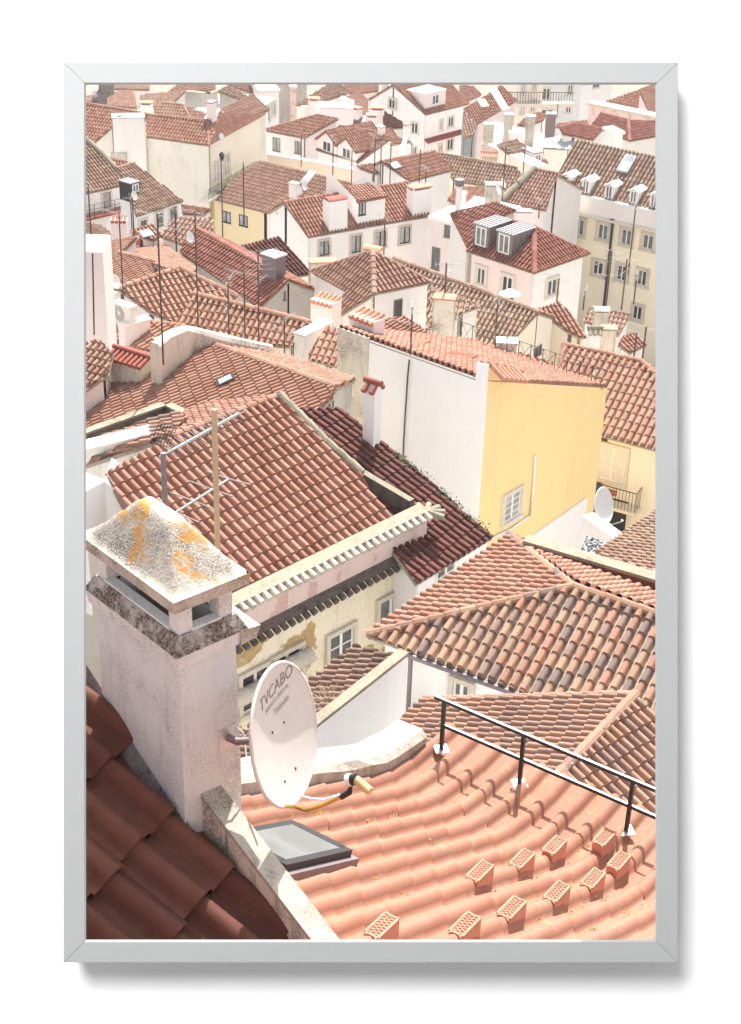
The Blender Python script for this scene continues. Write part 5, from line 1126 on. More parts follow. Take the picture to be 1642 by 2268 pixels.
for x, y in ((870, 912), (1032, 950), (1222, 993), (1422, 1035), (1590, 1068)): dormer(h, q(3, x, y), 1.9, 3.0, 3.6, 'clean', 'gable', 'whitep', 'gmid', 'stained', frac=(.66, .85), wp=19, hp=30)
skylight(q(3, 1375, 720), 2.6, 4.6, 'gsky', 'zinc', h=.25, wp=46)
m = MB(); b = hit(q(3, 1265, 1180), h.wq); m.tube([b[1] + b[2] * .15, b[1] + b[2] * .15 - Zv * 17], .1, 'iron', 6); m.tube([b[1] + b[2] * .15, b[1] + b[2] * .15 + Zv * .3], [.12, .3], 'iron', 6); m.build('down_pipe', h.root)
# ================================================================ far rows
def E_(label, a, b, D, s, poly_, tile='rust', wall='white', mir=None, rd=(), wm=(), cat='house', **k):
    h = H(label, tile, wall, **k); h.cat = cat; v = h.eave(a, b, D, s, poly_)
    if mir: h.mirror(0, *mir)
    for i, j in rd: h.ridge(v[i], v[j], r=.15)
    h.finish(wmats=wm); h.v = v; return h
# T8 neighbours
h = E_('white house with rust roof ending in a grey verge, left of the apartment block', q(3, 345, 1020), q(3, 710, 1092), 118, .55, [q(3, 345, 1020), q(3, 620, 750), q(3, 805, 790), q(3, 710, 1092)], 'dull', mir=(1, 2), rd=[(1, 2)])
m = MB(); ridge_mesh(m, [h.v[0] + Zv * .1, h.v[1] + Zv * .1], .28, 'coping', seg=2); m.build('verge', h.root)
h = E_('yellow walled house under a wide brown roof, right of centre', q(3, -60, 845), q(3, 380, 912), 128, .55, [q(2, 1400, 620), q(3, 470, 740), q(3, 530, 810), q(3, 380, 912), q(3, -60, 845)], 'brown', 'apart', rd=[(0, 1)])
chimney(h, q(3, 260, 690), 2.6, 1.8, 1.6, 'grey', 'gable', capm='terra', wp=46, hp=14, D=133, label='grey gable fronted vent house on the ridge of the brown roof')
h.win(q(3, 148, 920), 3, 14, sur=None, pane='gdark', cols=1)
place_ch(q(3, 270, 1010), 2.2, 1.6, 3.2, 'concrete', 'arch', capm='concrete', emb=3, wp=37, hp=36, D=114, label='sooty round topped chimney in front of the brown roofed yellow house')
h = E_('white house with salmon roof, large white gable wall and roof glazing, upper centre', q(2, 1180, 852), q(2, 1530, 758), 124, .45, [q(2, 940, 690), q(2, 1380, 605), q(2, 1530, 758), q(2, 1180, 852)], 'rust', 'clean', mir=(0, 1), rd=[(0, 1)])
skylight(q(2, 1050, 728), 2.4, 2.0, 'gsky', 'iron', wp=34)
wallseg('parapet', 'long white parapet with aerials behind the ochre house, upper centre', [q(2, 0, 620), q(2, 400, 690), q(2, 1100, 830)], 136, .5, 5, 'pinkw', 'pinkw')
flat_patch('house with a narrow strip of red tiles beside the roof glazing, upper centre', 'rust', 126, q(2, 850, 740), q(2, 900, 790), .45, [q(2, 715, 725), q(2, 850, 705), q(2, 930, 790), q(2, 880, 785)])
# T12 twin dormer house
h = H('white house with two tiled gable dormers of paned windows, upper centre', 'rust', 'clean', ov=.15)
v = h.eave(q(2, 400, 590), q(2, 740, 710), 138, .55, [q(2, 400, 590), q(2, 600, 395), q(2, 880, 440), q(2, 1035, 490), q(2, 745, 700)]); h.mirror(0, 2, 3) if False else None; h.ridge(v[1], v[2]); h.finish(); TD = h
for x, y, pts_ in ((495, 612, ((400, 530), (495, 478), (575, 545))), (655, 668, ((560, 555), (655, 512), (755, 600)))):
    b = hit(q(2, x, y)); 
    if not b: print('TD miss'); continue
    dormer(TD, q(2, x, y), 3.2, 2.8, 6.5, 'clean', 'gable', 'whitep', 'gdark', 'rust', frac=(.4, .8), wp=42, hp=26, rise=.9)
flat_patch('house with a red tiled roof rising behind the twin dormers, upper centre', 'rust', 142, q(2, 650, 440), q(2, 560, 500), .5, [q(2, 510, 490), q(2, 600, 392), q(2, 740, 430), q(2, 660, 480)])
h = E_('cream house with paired shuttered doors and red roof, left of the twin dormers', q(2, -30, 432), q(2, 300, 495), 142, .55, [q(2, -30, 432), q(2, 430, 303), q(2, 595, 335), q(2, 310, 495)], 'rust', 'clean', rd=[(0, 1)], wm=[(q(2, 450, 430), 'pinkw')])
W(h, 2, [(80, 545, 62, 110), (257, 570, 52, 100)], fr='zincdark', pane='gcurt', sur=None)
place_ch(q(2, 570, 330), 3.6, 2.6, 2.0, 'pinkw', 'flat', capm='zinc', emb=3, wp=76, hp=28, D=150, label='big pink block with a white zinc lid, upper centre')
place_ch(q(2, 385, 300), 2.2, 1.6, 2.0, 'pinkw', 'slab', capm='terra', emb=3, wp=25, hp=32, D=152, label='pale pink chimney with a brick slab, left of the zinc lidded block')
place_ch(q(2, 312, 315), 1.6, 1.2, 2.0, 'pinkw', 'flat', capm='white', emb=3, wp=14, hp=20, D=152, label='small pale stub chimney left of the pale pink chimney, upper centre')
h = E_('white house behind the twin dormers with right hand white wall and brick topped chimneys', q(2, 1035, 492), q(2, 1190, 545), 140, .4, [q(2, 1035, 492), q(2, 980, 470), q(2, 1150, 500), q(2, 1200, 545)], 'rust', 'clean')
W(h, 2, [(1035, 625, 50, 90)], rows=3, pane='gdark', sur=None)
place_ch(q(2, 1145, 515), 1.8, 1.4, 2.0, 'clean', 'slab', capm='terra', emb=3, wp=17, hp=32); place_ch(q(2, 940, 465), 1.6, 1.2, 2.0, 'clean', 'arch', capm='plasticw', emb=3, wp=17, hp=16)
# T14 big white
h = H('tall white gabled house with a shed dormer and grey framed windows, top right of centre', 'rust', 'clean', ov=.1, pitch=.25)
v = h.eave(q(2, 1305, 305), q(2, 1660, 215), 158, .6, [q(2, 1035, 60), q(2, 1440, -40), q(2, 1660, 215), q(2, 1305, 305)]); h.mirror(0, 0, 1); h.ridge(v[0], v[1]); h.finish(); TW = h
W(h, 2, [(1030, 212, 50, 75), (1215, 410, 50, 85), (1508, 360, 42, 80), (1430, 385, 22, 80), (1502, 545, 48, 90), (1423, 578, 26, 65), (1210, 600, 40, 65)], sur='stoneframe', pane='gdark')
dormer(h, q(2, 1380, 240), 3.2, 2.6, 6, 'pinkw', 'shed', 'whitep', 'gmid', 'plasticw', wp=46, hp=33, frac=(.3, .6))
b = [hit(p, h.wq) for p in (q(2, 1295, 515), q(2, 1610, 430))]
if b[0] and b[1]:
    m = MB(); d = (b[1][1] - b[0][1]).normalized(); nn_ = b[0][2]
    for i in range(int((b[1][1] - b[0][1]).length / .26)): p = b[0][1] + d * .26 * i; m.tube([p + Zv * .15, p + nn_ * .55 - Zv * .15], [.09, .11], 'redbrown', 5)
    m.build('tile_course', h.root)
flat_patch('house with a dark red lower roof tucked against the tall white gabled house', 'maroon', 150, q(2, 980, 300), q(2, 1060, 400), .5, [q(2, 950, 270), q(2, 1120, 370), q(2, 1130, 410), q(2, 960, 420)])
# centre top clutter
flat_patch('house with old brown roof rising to the top edge, left of centre', 'brown', 190, q(2, 450, 100), q(2, 350, 200), .5, [q(2, 230, 225), q(2, 495, 60), q(2, 600, 30), q(2, 665, 130), q(2, 340, 235)], wall='stained')
flat_patch('house with grey glazed roof among chimneys, upper centre', 'dull', 160, q(2, 780, 350), q(2, 740, 400), .45, [q(2, 700, 310), q(2, 790, 320), q(2, 740, 410), q(2, 700, 400)])
flat_patch('white house with zinc covered roof panels, upper centre', 'dull', 170, q(2, 760, 160), q(2, 820, 185), .3, [q(2, 660, 160), q(2, 750, 115), q(2, 830, 185), q(2, 830, 300), q(2, 560, 280), q(2, 560, 220)])
skylight(q(2, 650, 195), 5, 4, 'gsky', 'zinc', wp=36)
place_ch(q(2, 735, 330), 2.0, 1.4, 2, 'pinkw', 'slab', capm='terra', emb=3, wp=27, hp=20)
place_ch(q(2, 860, 400), 2.2, 1.6, 2, 'pinkw', 'slab', capm='terra', emb=3, wp=24, hp=22, D=146, label='pale chimney left of the dark red lower roof, upper centre')
place_ch(q(2, 905, 300), 2.2, 1.6, 2, 'pinkw', 'slab', capm='terra', emb=3, wp=32, hp=12, D=150, label='wide low white chimney with slit openings, upper centre')
flat_patch('house with faded pink roof at the top edge, centre', 'rust', 205, q(2, 850, 90), q(2, 900, 120), .4, [q(2, 620, 70), q(2, 750, 30), q(2, 920, 30), q(2, 915, 110), q(2, 760, 130), q(2, 680, 130)], wall='pink')
# T1 left stained
h = H('house with tall stained blank white wall, balcony side and a flue pipe, upper left', 'rust', 'stained', ov=.1, pitch=.25)
v = h.eave(q(1, 440, 472), q(1, 1045, 556), 132, .5, [q(1, 440, 472), q(1, 530, 305), q(1, 1040, 355), q(1, 1100, 435), q(1, 1045, 556)]); 
zz = v[4].z; s1 = v[4] - v[0]; s1.z = 0; s1.normalize(); pr = Vector((-s1.y, s1.x, 0)); pr = pr if pr.y > 0 else -pr
h.pts([v[4], v[4] + pr * 11, v[2]], [v[4], v[4] + pr * 11, v[2] + pr * 3, v[2]]); h.ridge(v[1], v[2], r=.16); h.ridge(v[2], v[4]); h.finish(wmats=[(q(1, 1180, 800), 'cream')]); SW = h
W(h, 1, [(1105, 770, 45, 170), (1190, 715, 45, 170)], rows=2, pane='gcurt')
b = hit(q(1, 1170, 800), h.wq)
if b:
    P = b[1]; n_ = b[2]; T_ = Vector((-n_.y, n_.x, 0)); m = MB(); m.box(P + n_ * .4 - Zv * .9, T_, n_, Zv, 4.6, .45, .1, 'stoneframe')
    for i in range(40): m.tube([P + n_ * .8 + T_ * (-4.5 + .23 * i) - Zv * .85, P + n_ * .8 + T_ * (-4.5 + .23 * i) + Zv * .1], .015, 'iron', 4)
    m.tube([P + n_ * .8 - T_ * 4.5 + Zv * .1, P + n_ * .8 + T_ * 4.5 + Zv * .1], .03, 'iron', 4); m.build('balcony', h.root)
    rs = random.Random(8); m = MB()
    for i in range(500):
        c = P + n_ * .95 + T_ * rs.uniform(-4, 4) + Zv * rs.uniform(-.8, .35); t1 = Vector((rs.gauss(0, 1), rs.gauss(0, 1), rs.gauss(0, 1))).normalized(); t2 = t1.cross(Zv); m.poly([c - t1 * .1, c + t2 * .09, c + t1 * .1], 'green')
    m.build('balcony_plants', h.root)
h2 = E_('house adjoining the stained wall with a wide salmon roof, upper left edge', q(1, 20, 560), q(1, 300, 600), 130, .5, [q(1, -450, 490), q(1, -450, 130), q(1, 410, 275), q(1, 545, 305), q(1, 440, 470), q(1, 270, 390), q(1, 95, 548)], 'rust', 'stained', rd=[(1, 2), (2, 3)])
place_ch(q(1, 390, 470), 4.2, 2.2, 2.6, 'white', 'flat', capm='zinc', emb=5, wp=70, hp=42, ang=10, D=126, label='white boxy roof shed with a zinc lid beside the flue pipe')
fp = empty('flue_pipe', atD(q(1, 310, 600), 126), 'tall grey galvanised flue pipe against the stained white wall, upper left', 'flue pipe'); m = MB(); P = atD(q(1, 312, 605), 126); m.tube([P, P + Zv * 3.2, P + Zv * 3.45 - CR * .0, P + Zv * 3.5 + CR * .35], .17, 'zincdark', 10); m.box(P - Zv * .3, Vector((1, 0, 0)), Vector((0, 1, 0)), Zv, .6, .5, .3, 'concrete'); m.build('flue', fp)
s_ = (proj(P)[1] - q(1, 300, 320)[1]) / (proj(P)[1] - proj(P + Zv)[1]); 
for o_ in fp.children:
    for v_ in o_.data.vertices: v_.co = P + (v_.co - P) * (s_ / 3.5 if v_.co.z > P.z + .05 else 1)
h = E_('house with a hipped salmon roof behind the pink chimney, top left', q(1, 480, 300), q(1, 880, 330), 150, .5, [q(1, 590, 260), q(1, 680, 205), q(1, 835, 228), q(1, 885, 325), q(1, 600, 300)], 'dull', 'stained', rd=[(1, 2), (2, 3)])
h = E_('house with a red roof continuing the hip, top left of centre', q(1, 885, 325), q(1, 1030, 330), 150, .5, [q(1, 835, 228), q(1, 1030, 290), q(1, 1000, 330), q(1, 885, 325)], 'rust', 'stained')
place_ch(q(1, 1070, 340), 2.0, 1.4, 3, 'pinkw', 'flat', capm='zincdark', emb=3, wp=24, hp=38)
place_ch(q(1, 535, 275), 2.6, 1.8, 3, 'pinkw', 'slab', capm='terra', emb=3, wp=30, hp=16, D=144, label='short broad pink chimney with a brick slab, top left')
h = H('house with a pale square hipped roof beside the thin pink chimney, top left of centre', 'dull', 'white', ov=.1)
v = h.eave(q(1, 1110, 360), q(1, 1300, 410), 142, .5, [q(1, 1095, 360), q(1, 1140, 268), q(1, 1280, 398), q(1, 1200, 400)]); h.pts([v[1], v[2], v[2] + Vector((2, 5, -.2))], [v[1], v[2], v[2] + Vector((2.4, 6, 0)), v[1] + Vector((2.4, 6, .2))]); h.ridge(v[1], v[2]); h.finish()
flat_patch('old house with a brownish flat sloping roof and dirty grey walls, top left of centre', 'brown', 165, q(1, 1250, 120), q(1, 1300, 180), .25, [q(1, 1115, 110), q(1, 1205, 62), q(1, 1425, 190), q(1, 1360, 205)], wall='grey')
wallseg('old_wall', 'dirty grey-brown boundary wall below the brownish roof, top left', [q(1, 850, 110), q(1, 1050, 130), q(1, 1120, 110)], 160, .6, 8, 'grey', 'coping')
flat_patch('house with faded pink roof at the top edge, left', 'rust', 185, q(1, 950, 60), q(1, 900, 100), .35, [q(1, 710, 115), q(1, 780, 62), q(1, 1100, 10), q(1, 1100, 110), q(1, 860, 112)], wall='white')
flat_patch('house with faded pink roof at the top edge, left of the scaffold tower', 'rust', 190, q(1, 1350, 80), q(1, 1400, 110), .35, [q(1, 1200, 60), q(1, 1300, 20), q(1, 1500, 125), q(1, 1410, 130)], wall='grey')
E_('white flat-roofed house with terrace wall, top left corner', q(1, 200, 240), q(1, 700, 240), 158, .05, [q(1, 470, 240), q(1, 480, 140), q(1, 860, 105), q(1, 720, 240)], 'dull', 'white')
E_('plain white house at the upper left corner under the grey ducts', q(1, -20, 215), q(1, 450, 255), 170, .05, [q(1, -20, 215), q(1, -20, 160), q(1, 430, 100), q(1, 460, 250)], 'dull', 'white')
E_('white wall block at the top left edge', q(1, 200, 160), q(1, 500, 160), 190, .05, [q(1, 150, 90), q(1, 170, 60), q(1, 560, 65), q(1, 560, 100)], 'dull', 'white')
du = empty('duct', atD(q(1, 190, 170), 165), 'bent grey ventilation duct, top left corner', 'duct'); m = MB(); m.tube([atD(q(1, 90, 200), 165), atD(q(1, 100, 165), 165), atD(q(1, 190, 160), 165), atD(q(1, 205, 130), 165), atD(q(1, 205, 30), 165)], .8, 'zincdark', 10); m.build('duct', du)
# T2, T3
h = E_('house with a dark old roof, small balcony and lilac shuttered door, left edge', q(1, 55, 945), q(1, 395, 872), 118, .5, [q(1, -500, 380), q(1, -60, 430), q(1, 180, 640), q(1, 395, 872), q(1, -500, 1070)], 'brown', 'clean'); 
m = MB(); ridge_mesh(m, [h.v[1] + Zv * .1, h.v[2] + Zv * .1, h.v[3] + Zv * .1], .2, 'coping', seg=2); m.build('verge', h.root)
W(h, 1, [(205, 1000, 62, 130)], pane='gcurt', fr='zincdark', cols=1)
b = hit(q(1, 260, 1075), h.wq)
if b:
    P = b[1]; n_ = b[2]; T_ = Vector((-n_.y, n_.x, 0)); m = MB(); m.box(P + n_ * .5, T_, n_, Zv, 3.2, .5, .1, 'redbrown')
    for zz in (.35, .7, 1.05): m.tube([P + n_ + T_ * -3.2 + Zv * zz, P + n_ + T_ * 3.2 + Zv * zz], .025, 'iron', 4)
    for i in range(8): m.tube([P + n_ + T_ * (-3.2 + .91 * i), P + n_ + T_ * (-3.2 + .91 * i) + Zv * 1.05], .025, 'iron', 4)
    m.build('balcony', h.root)
h = E_('cream house with a long red roof and a black round topped dormer, left', q(1, 450, 1138), q(1, 838, 1015), 112, .5, [q(1, 285, 745), q(1, 435, 705), q(1, 838, 1015), q(1, 450, 1138), q(1, 385, 930)], 'brown', 'clean', rd=[(0, 1)])
W(h, 1, [(505, 1195, 50, 60), (635, 1165, 55, 110), (750, 1110, 60, 110)], pane='gmid', fr='zincdark')
dormer(h, q(1, 445, 945), 1.8, 1.4, 2.4, 'blk', 'shed', 'whitep', 'gmid', 'zincdark', wp=20, hp=22)
flat_patch('house with a small red roof wedge beside the dark old roof, left', 'rust', 122, q(1, 280, 680), q(1, 260, 720), .5, [q(1, 180, 640), q(1, 400, 690), q(1, 290, 745)])
flat_patch('small house roof with a red patch between the stained wall and ochre house', 'red', 112, q(1, 880, 1080), q(1, 830, 1110), .4, [q(1, 820, 1045), q(1, 1060, 1080), q(1, 1000, 1130), q(1, 830, 1120)])
flat_patch('low house with worn tiles at the left edge under the small balcony', 'brown', 100, q(1, 130, 1260), q(1, 220, 1300), .35, [q(1, -400, 1130), q(1, 160, 1215), q(1, 290, 1330), q(1, -400, 1400)], wall='stained')
flat_patch('small house with an orange roof and two roof windows, left', 'salmon', 100, q(1, 560, 1220), q(1, 600, 1270), .35, [q(1, 395, 1260), q(1, 580, 1200), q(1, 660, 1290), q(1, 600, 1340), q(1, 480, 1300)])
skylight(q(1, 530, 1290), 2.0, 1.6, 'gsky', 'zinc', wp=34)
place_ch(q(1, 315, 1270), 2.6, 1.4, 2, 'pinkw', 'lean', capm='redbrown', emb=4, wp=38, hp=24, D=98, label='pink chimney with a shaggy clay tile cap, left, below the small balcony')
# street side right of the stained house
def facade(label, tl, tr, D, zb, mat, wins=(), th=6, tile=None, cat='house', zr=None, **kw):
    z = atD(tl, D).z; a, b = atZ(tl, z), atZ(tr, z); h = H(label, 'rust', mat); d = (b - a); d.z = 0; d.normalize(); n = Vector((d.y, -d.x, 0)); n = n if n.dot(ray(*tl)) < 0 else -n
    h.root = empty('tiled_house', a, label, cat, G); m = MB(); c = (a + b) / 2; L = (b - a).length; zb = gz(a.y) - 2 if zb is None else zb
    m.box(Vector((c.x, c.y, (z + zb) / 2)) - n * th / 2, d, n, Zv, L / 2, th / 2, (z - zb) / 2, mat); m.build('wall', h.root)
    m = MB(); m.box(Vector((c.x, c.y, z + .05)) - n * th / 2, d, n, Zv, L / 2 + .15, th / 2 + .15, .12, kw.get('cop', 'stoneframe')); m.build('cornice', h.root)
    for sgn in (1,): h.wq.append([[Vector((a.x, a.y, zb)), Vector((b.x, b.y, zb)), b, a], n, mat, h]); TGT.append(h.wq[-1])
    TGT.append([[a, b, b - n * th, a - n * th], Zv, 'roof', h, (d, n, Zv)])
    for x, y, w_, hh in wins: h.win((x, y), w_, hh, **kw.get('wk', {}))
    return h
def ww(n, *it): return [(*q(n, x, y), w_ * .27, h_ * .27) for x, y, w_, h_ in it]
facade('white street house with tall narrow windows right of the stained blank wall', q(1, 1290, 440), q(1, 1450, 300), 148, None, 'clean', ww(1, (1318, 495, 18, 60), (1352, 450, 24, 110), (1390, 415, 24, 110), (1322, 700, 16, 60), (1358, 645, 18, 70), (1398, 605, 18, 70)), cop='pinkw')
facade('white street house with a dark balcony near the scaffold tower, top left of centre', q(1, 1450, 260), q(1, 1590, 180), 165, None, 'clean', ww(1, (1530, 300, 22, 110), (1575, 260, 28, 90)))
facade('pale block with mossy tiles beside the scaffold tower at the top edge', q(2, -60, 115), q(2, 100, 110), 185, None, 'white', ww(2, (50, 270, 40, 90)))
facade('grey tower wrapped in scaffold netting at the top edge, left of centre', q(2, 95, 20), q(2, 330, 20), 210, None, 'grey', (), cat='tower')
MATS = 0
facade('brick-red banner wall on the scaffold tower, top edge', q(2, 195, 80), q(2, 240, 80), 208, -56, 'pinkband', (), th=1)
# top right
facade('cream corner house with an iron balcony at the top edge, right', q(3, 470, 20), q(3, 690, 20), 182, None, 'cream', ww(3, (525, 90, 30, 90), (615, 70, 30, 60), (518, 255, 40, 90), (603, 230, 40, 95)), wk=dict(pane='gcurt'))
hh = facade('tall pale blue-white house with dark windows at the top edge, right', q(3, 690, 10), q(3, 1010, 10), 186, None, 'bldblue', ww(3, (712, 130, 60, 90), (908, 98, 38, 85), (893, 260, 38, 55), (720, 285, 90, 50)), wk=dict(pane='gdark'))
facade('white house with a roof terrace at the top edge, far right', q(3, 1010, 60), q(3, 1260, 10), 200, None, 'clean', ww(3, (1120, 60, 50, 40)))
b = hit(q(3, 590, 150)); 
if b:
    P = b[1]; n_ = b[2]; T_ = Vector((-n_.y, n_.x, 0)); T_ = T_ if T_.x > 0 else -T_; m = MB(); m.box(P + n_ * .5 - Zv * .8, T_, n_, Zv, 4.8, .6, .2, 'stoneframe')
    for i in range(30): m.tube([P + n_ * 1.0 + T_ * (-4.7 + .32 * i) - Zv * .6, P + n_ * 1.0 + T_ * (-4.7 + .32 * i) + Zv * .7], .03, 'iron', 4)
    m.tube([P + n_ + T_ * -4.7 + Zv * .7, P + n_ + T_ * 4.7 + Zv * .7], .05, 'iron', 4); m.build('balcony', b[3][3].root)
h = facade('pink house with ornate cornice and corner pilaster, top right', q(3, 1065, 215), q(3, 1620, 330), 165, None, 'pinkband', (), th=1.2, cop='stone')
flat_patch('house with a pyramid red roof above the pink cornice, top right corner', 'rust', 170, q(3, 1400, 180), q(3, 1350, 250), .5, [q(3, 1170, 205), q(3, 1470, 100), q(3, 1545, 270)], wall='pink')
flat_patch('house with a pinkish hipped roof plane touching the top right corner', 'salmon', 168, q(3, 1560, 150), q(3, 1640, 220), .45, [q(3, 1470, 100), q(3, 1570, 60), q(3, 1640, 70), q(3, 1640, 300), q(3, 1550, 270)], wall='pink')
h = H('house with a broad red pyramid roof and pale hip behind the apartment block, top right', 'red', 'white', ov=.1)
v = h.eave(q(3, 1080, 392), q(3, 1400, 520), 148, .5, [q(3, 1080, 392), q(3, 1160, 288), q(3, 1385, 348), q(3, 1395, 520)]); w_ = h.pts([v[2], v[3], v[3] + Vector((6, 4.2, 0))], [v[2], v[3], v[3] + Vector((10, 7, 0))]); h.ridge(v[1], v[2]); h.ridge(v[2], v[3], r=.18); h.finish()
flat_patch('house with a low hipped red roof left of the white wedge wall, upper right', 'red', 140, q(3, 950, 420), q(3, 1000, 470), .45, [q(3, 820, 410), q(3, 955, 378), q(3, 1180, 425), q(3, 1100, 515), q(3, 940, 480), q(3, 850, 465)], rd=[(0, 1), (1, 2)])
E_('house with a flat faded red roof behind the low hipped roof, upper right', q(3, 780, 405), q(3, 1075, 400), 150, .3, [q(3, 780, 405), q(3, 800, 375), q(3, 1040, 348), q(3, 1075, 400)], 'rust')
facade('white wedge shaped wall in front of the red pyramid roof, upper right', q(3, 1190, 418), q(3, 1275, 460), 138, None, 'clean', (), th=.8, cop='clean')
flat_patch('house with a small red roof among zinc roofs, upper right', 'rust', 152, q(3, 640, 320), q(3, 680, 350), .4, [q(3, 560, 310), q(3, 640, 285), q(3, 720, 300), q(3, 690, 350), q(3, 560, 400), q(3, 470, 390)])
# T17
h = H('white house with a long rust roof, pale skylight and white dividing strip, upper right', 'rust', 'pink', ov=.1, slabm='plasticw')
v = h.dirf(q(3, 120, 230), 150, q(3, 160, 300), .5, [q(3, 30, 255), q(3, 225, 140), q(3, 340, 60), q(3, 478, 190), q(3, 150, 385)]); h.finish()
skylight(q(3, 190, 215), 2.5, 3.2, 'gsky', 'plasticw', wp=26); skylight(q(3, 320, 180), 2.4, 9, 'plasticw', 'plasticw', wp=46)
flat_patch('house with grey zinc strip roof at the foot of the tall white gabled house', 'dull', 146, q(3, 80, 330), q(3, 100, 400), .4, [q(3, 30, 270), q(3, 150, 390), q(3, 120, 470), q(3, 30, 500)], wall='zinc')
flat_patch('house with small rust roof corner at the top edge, right of the gabled house', 'rust', 175, q(3, 60, 90), q(3, 100, 130), .4, [q(3, 0, 60), q(3, 110, 70), q(3, 180, 140), q(3, 70, 190), q(3, 0, 190)], wall='pinkw')
# zinc roofs
zr = E_('long building with pale zinc roof and three grey shafts, upper right', q(3, 280, 540), q(3, 700, 600), 142, .3, [q(3, 180, 550), q(3, 290, 355), q(3, 700, 470), q(3, 680, 600)], 'dull', 'stained', pitch=.6, course=9, style='lusa', amp=.05, q_='lo'); 
for f in list(zr.root.children):
    if f.name.startswith('roof'): f.data.materials.clear(); f.data.materials.append(MAT['zinc']); f.data.materials.append(MAT['zinc'])
for x, y, ww_, hh_, lb in ((402, 375, 20, 20, 'leftmost grey square shaft on the zinc roofs, upper right'), (578, 395, 21, 22, 'middle grey square shaft on the zinc roofs, upper right'), (745, 390, 22, 26, 'dark metal clad shaft right of the two grey ones, upper right'), (235, 520, 23, 38, 'tall pale grey shaft at the left end of the zinc roofs')): place_ch(q(3, x, y), 1.8, 1.4, 2, 'zincdark' if x == 745 else 'concrete', 'flat', capm='zinc', emb=4, wp=ww_, hp=hh_, D=141, label=lb)
place_ch(q(3, 460, 500), 2.6, 1.6, 2, 'pinkw', 'flat', capm='plasticw', emb=4, wp=30, hp=14, D=136, label='broad pink chimney with a pale top among the zinc roofs')
z2 = E_('octagonal pavilion with a glittering zinc roof over panelled walls, upper right', q(3, 680, 575), q(3, 910, 585), 138, .35, [q(3, 680, 575), q(3, 705, 500), q(3, 905, 475), q(3, 945, 520), q(3, 900, 590)], 'dull', 'stained', pitch=.6, course=9, style='lusa', amp=.05, q_='lo')
for f in list(z2.root.children):
    if f.name.startswith('roof'): f.data.materials.clear(); f.data.materials.append(MAT['zinc']); f.data.materials.append(MAT['zinc'])
h = flat_patch('pink walled house with a brown roof and grey box dormer, upper right', 'brown', 132, q(3, 420, 580), q(3, 500, 680), .45, [q(3, 300, 550), q(3, 462, 505), q(3, 735, 700), q(3, 600, 745), q(3, 420, 640)], wall='pinkw')
dormer(h, q(3, 640, 700), 2, 1.6, 5, 'stained', 'shed', 'whitep', 'gmid', 'zincdark', wp=18, hp=22)
facade('pink wall with pale top right of the brown roof, upper right', q(3, 250, 560), q(3, 620, 740), 134, None, 'pinkw', (), th=1, cop='pinkw')
flat_patch('small house with rows of orange tiles and white chimney behind the pink dormer house', 'salmon', 118, q(3, 60, 950), q(3, 150, 1000), .35, [q(3, -30, 900), q(3, 330, 900), q(3, 330, 1010), q(3, 60, 1080), q(3, -100, 1000)])
place_ch(q(3, 20, 1010), 1.6, 1.2, 2, 'clean', 'flat', capm='plasticw', emb=4, wp=18, hp=18, D=112, label='small white chimney near the orange tile rows, right of centre')
place_ch(q(3, 520, 1175), 2.2, 1.6, 2, 'pink', 'flat', capm='zincdark', emb=4, wp=34, hp=22, D=108, label='pink chimney with wire spikes behind the grey dormer house')
place_ch(q(2, 1215, 405), 1.2, 1.0, 2, 'white', 'flat', capm='white', emb=4, wp=6, hp=8) if False else None

facade('white side wing with a small paned window and french doors, left of the pink house', q(2, 1345, 1150), q(2, 1720, 1240), 113, None, 'pinkw', ww(2, (1485, 1258, 55, 100), (1388, 1480, 66, 180), (1560, 1550, 66, 150)), wk=dict(fr='zincdark', rows=3, pane='gmid', sur=None), cop='clean')
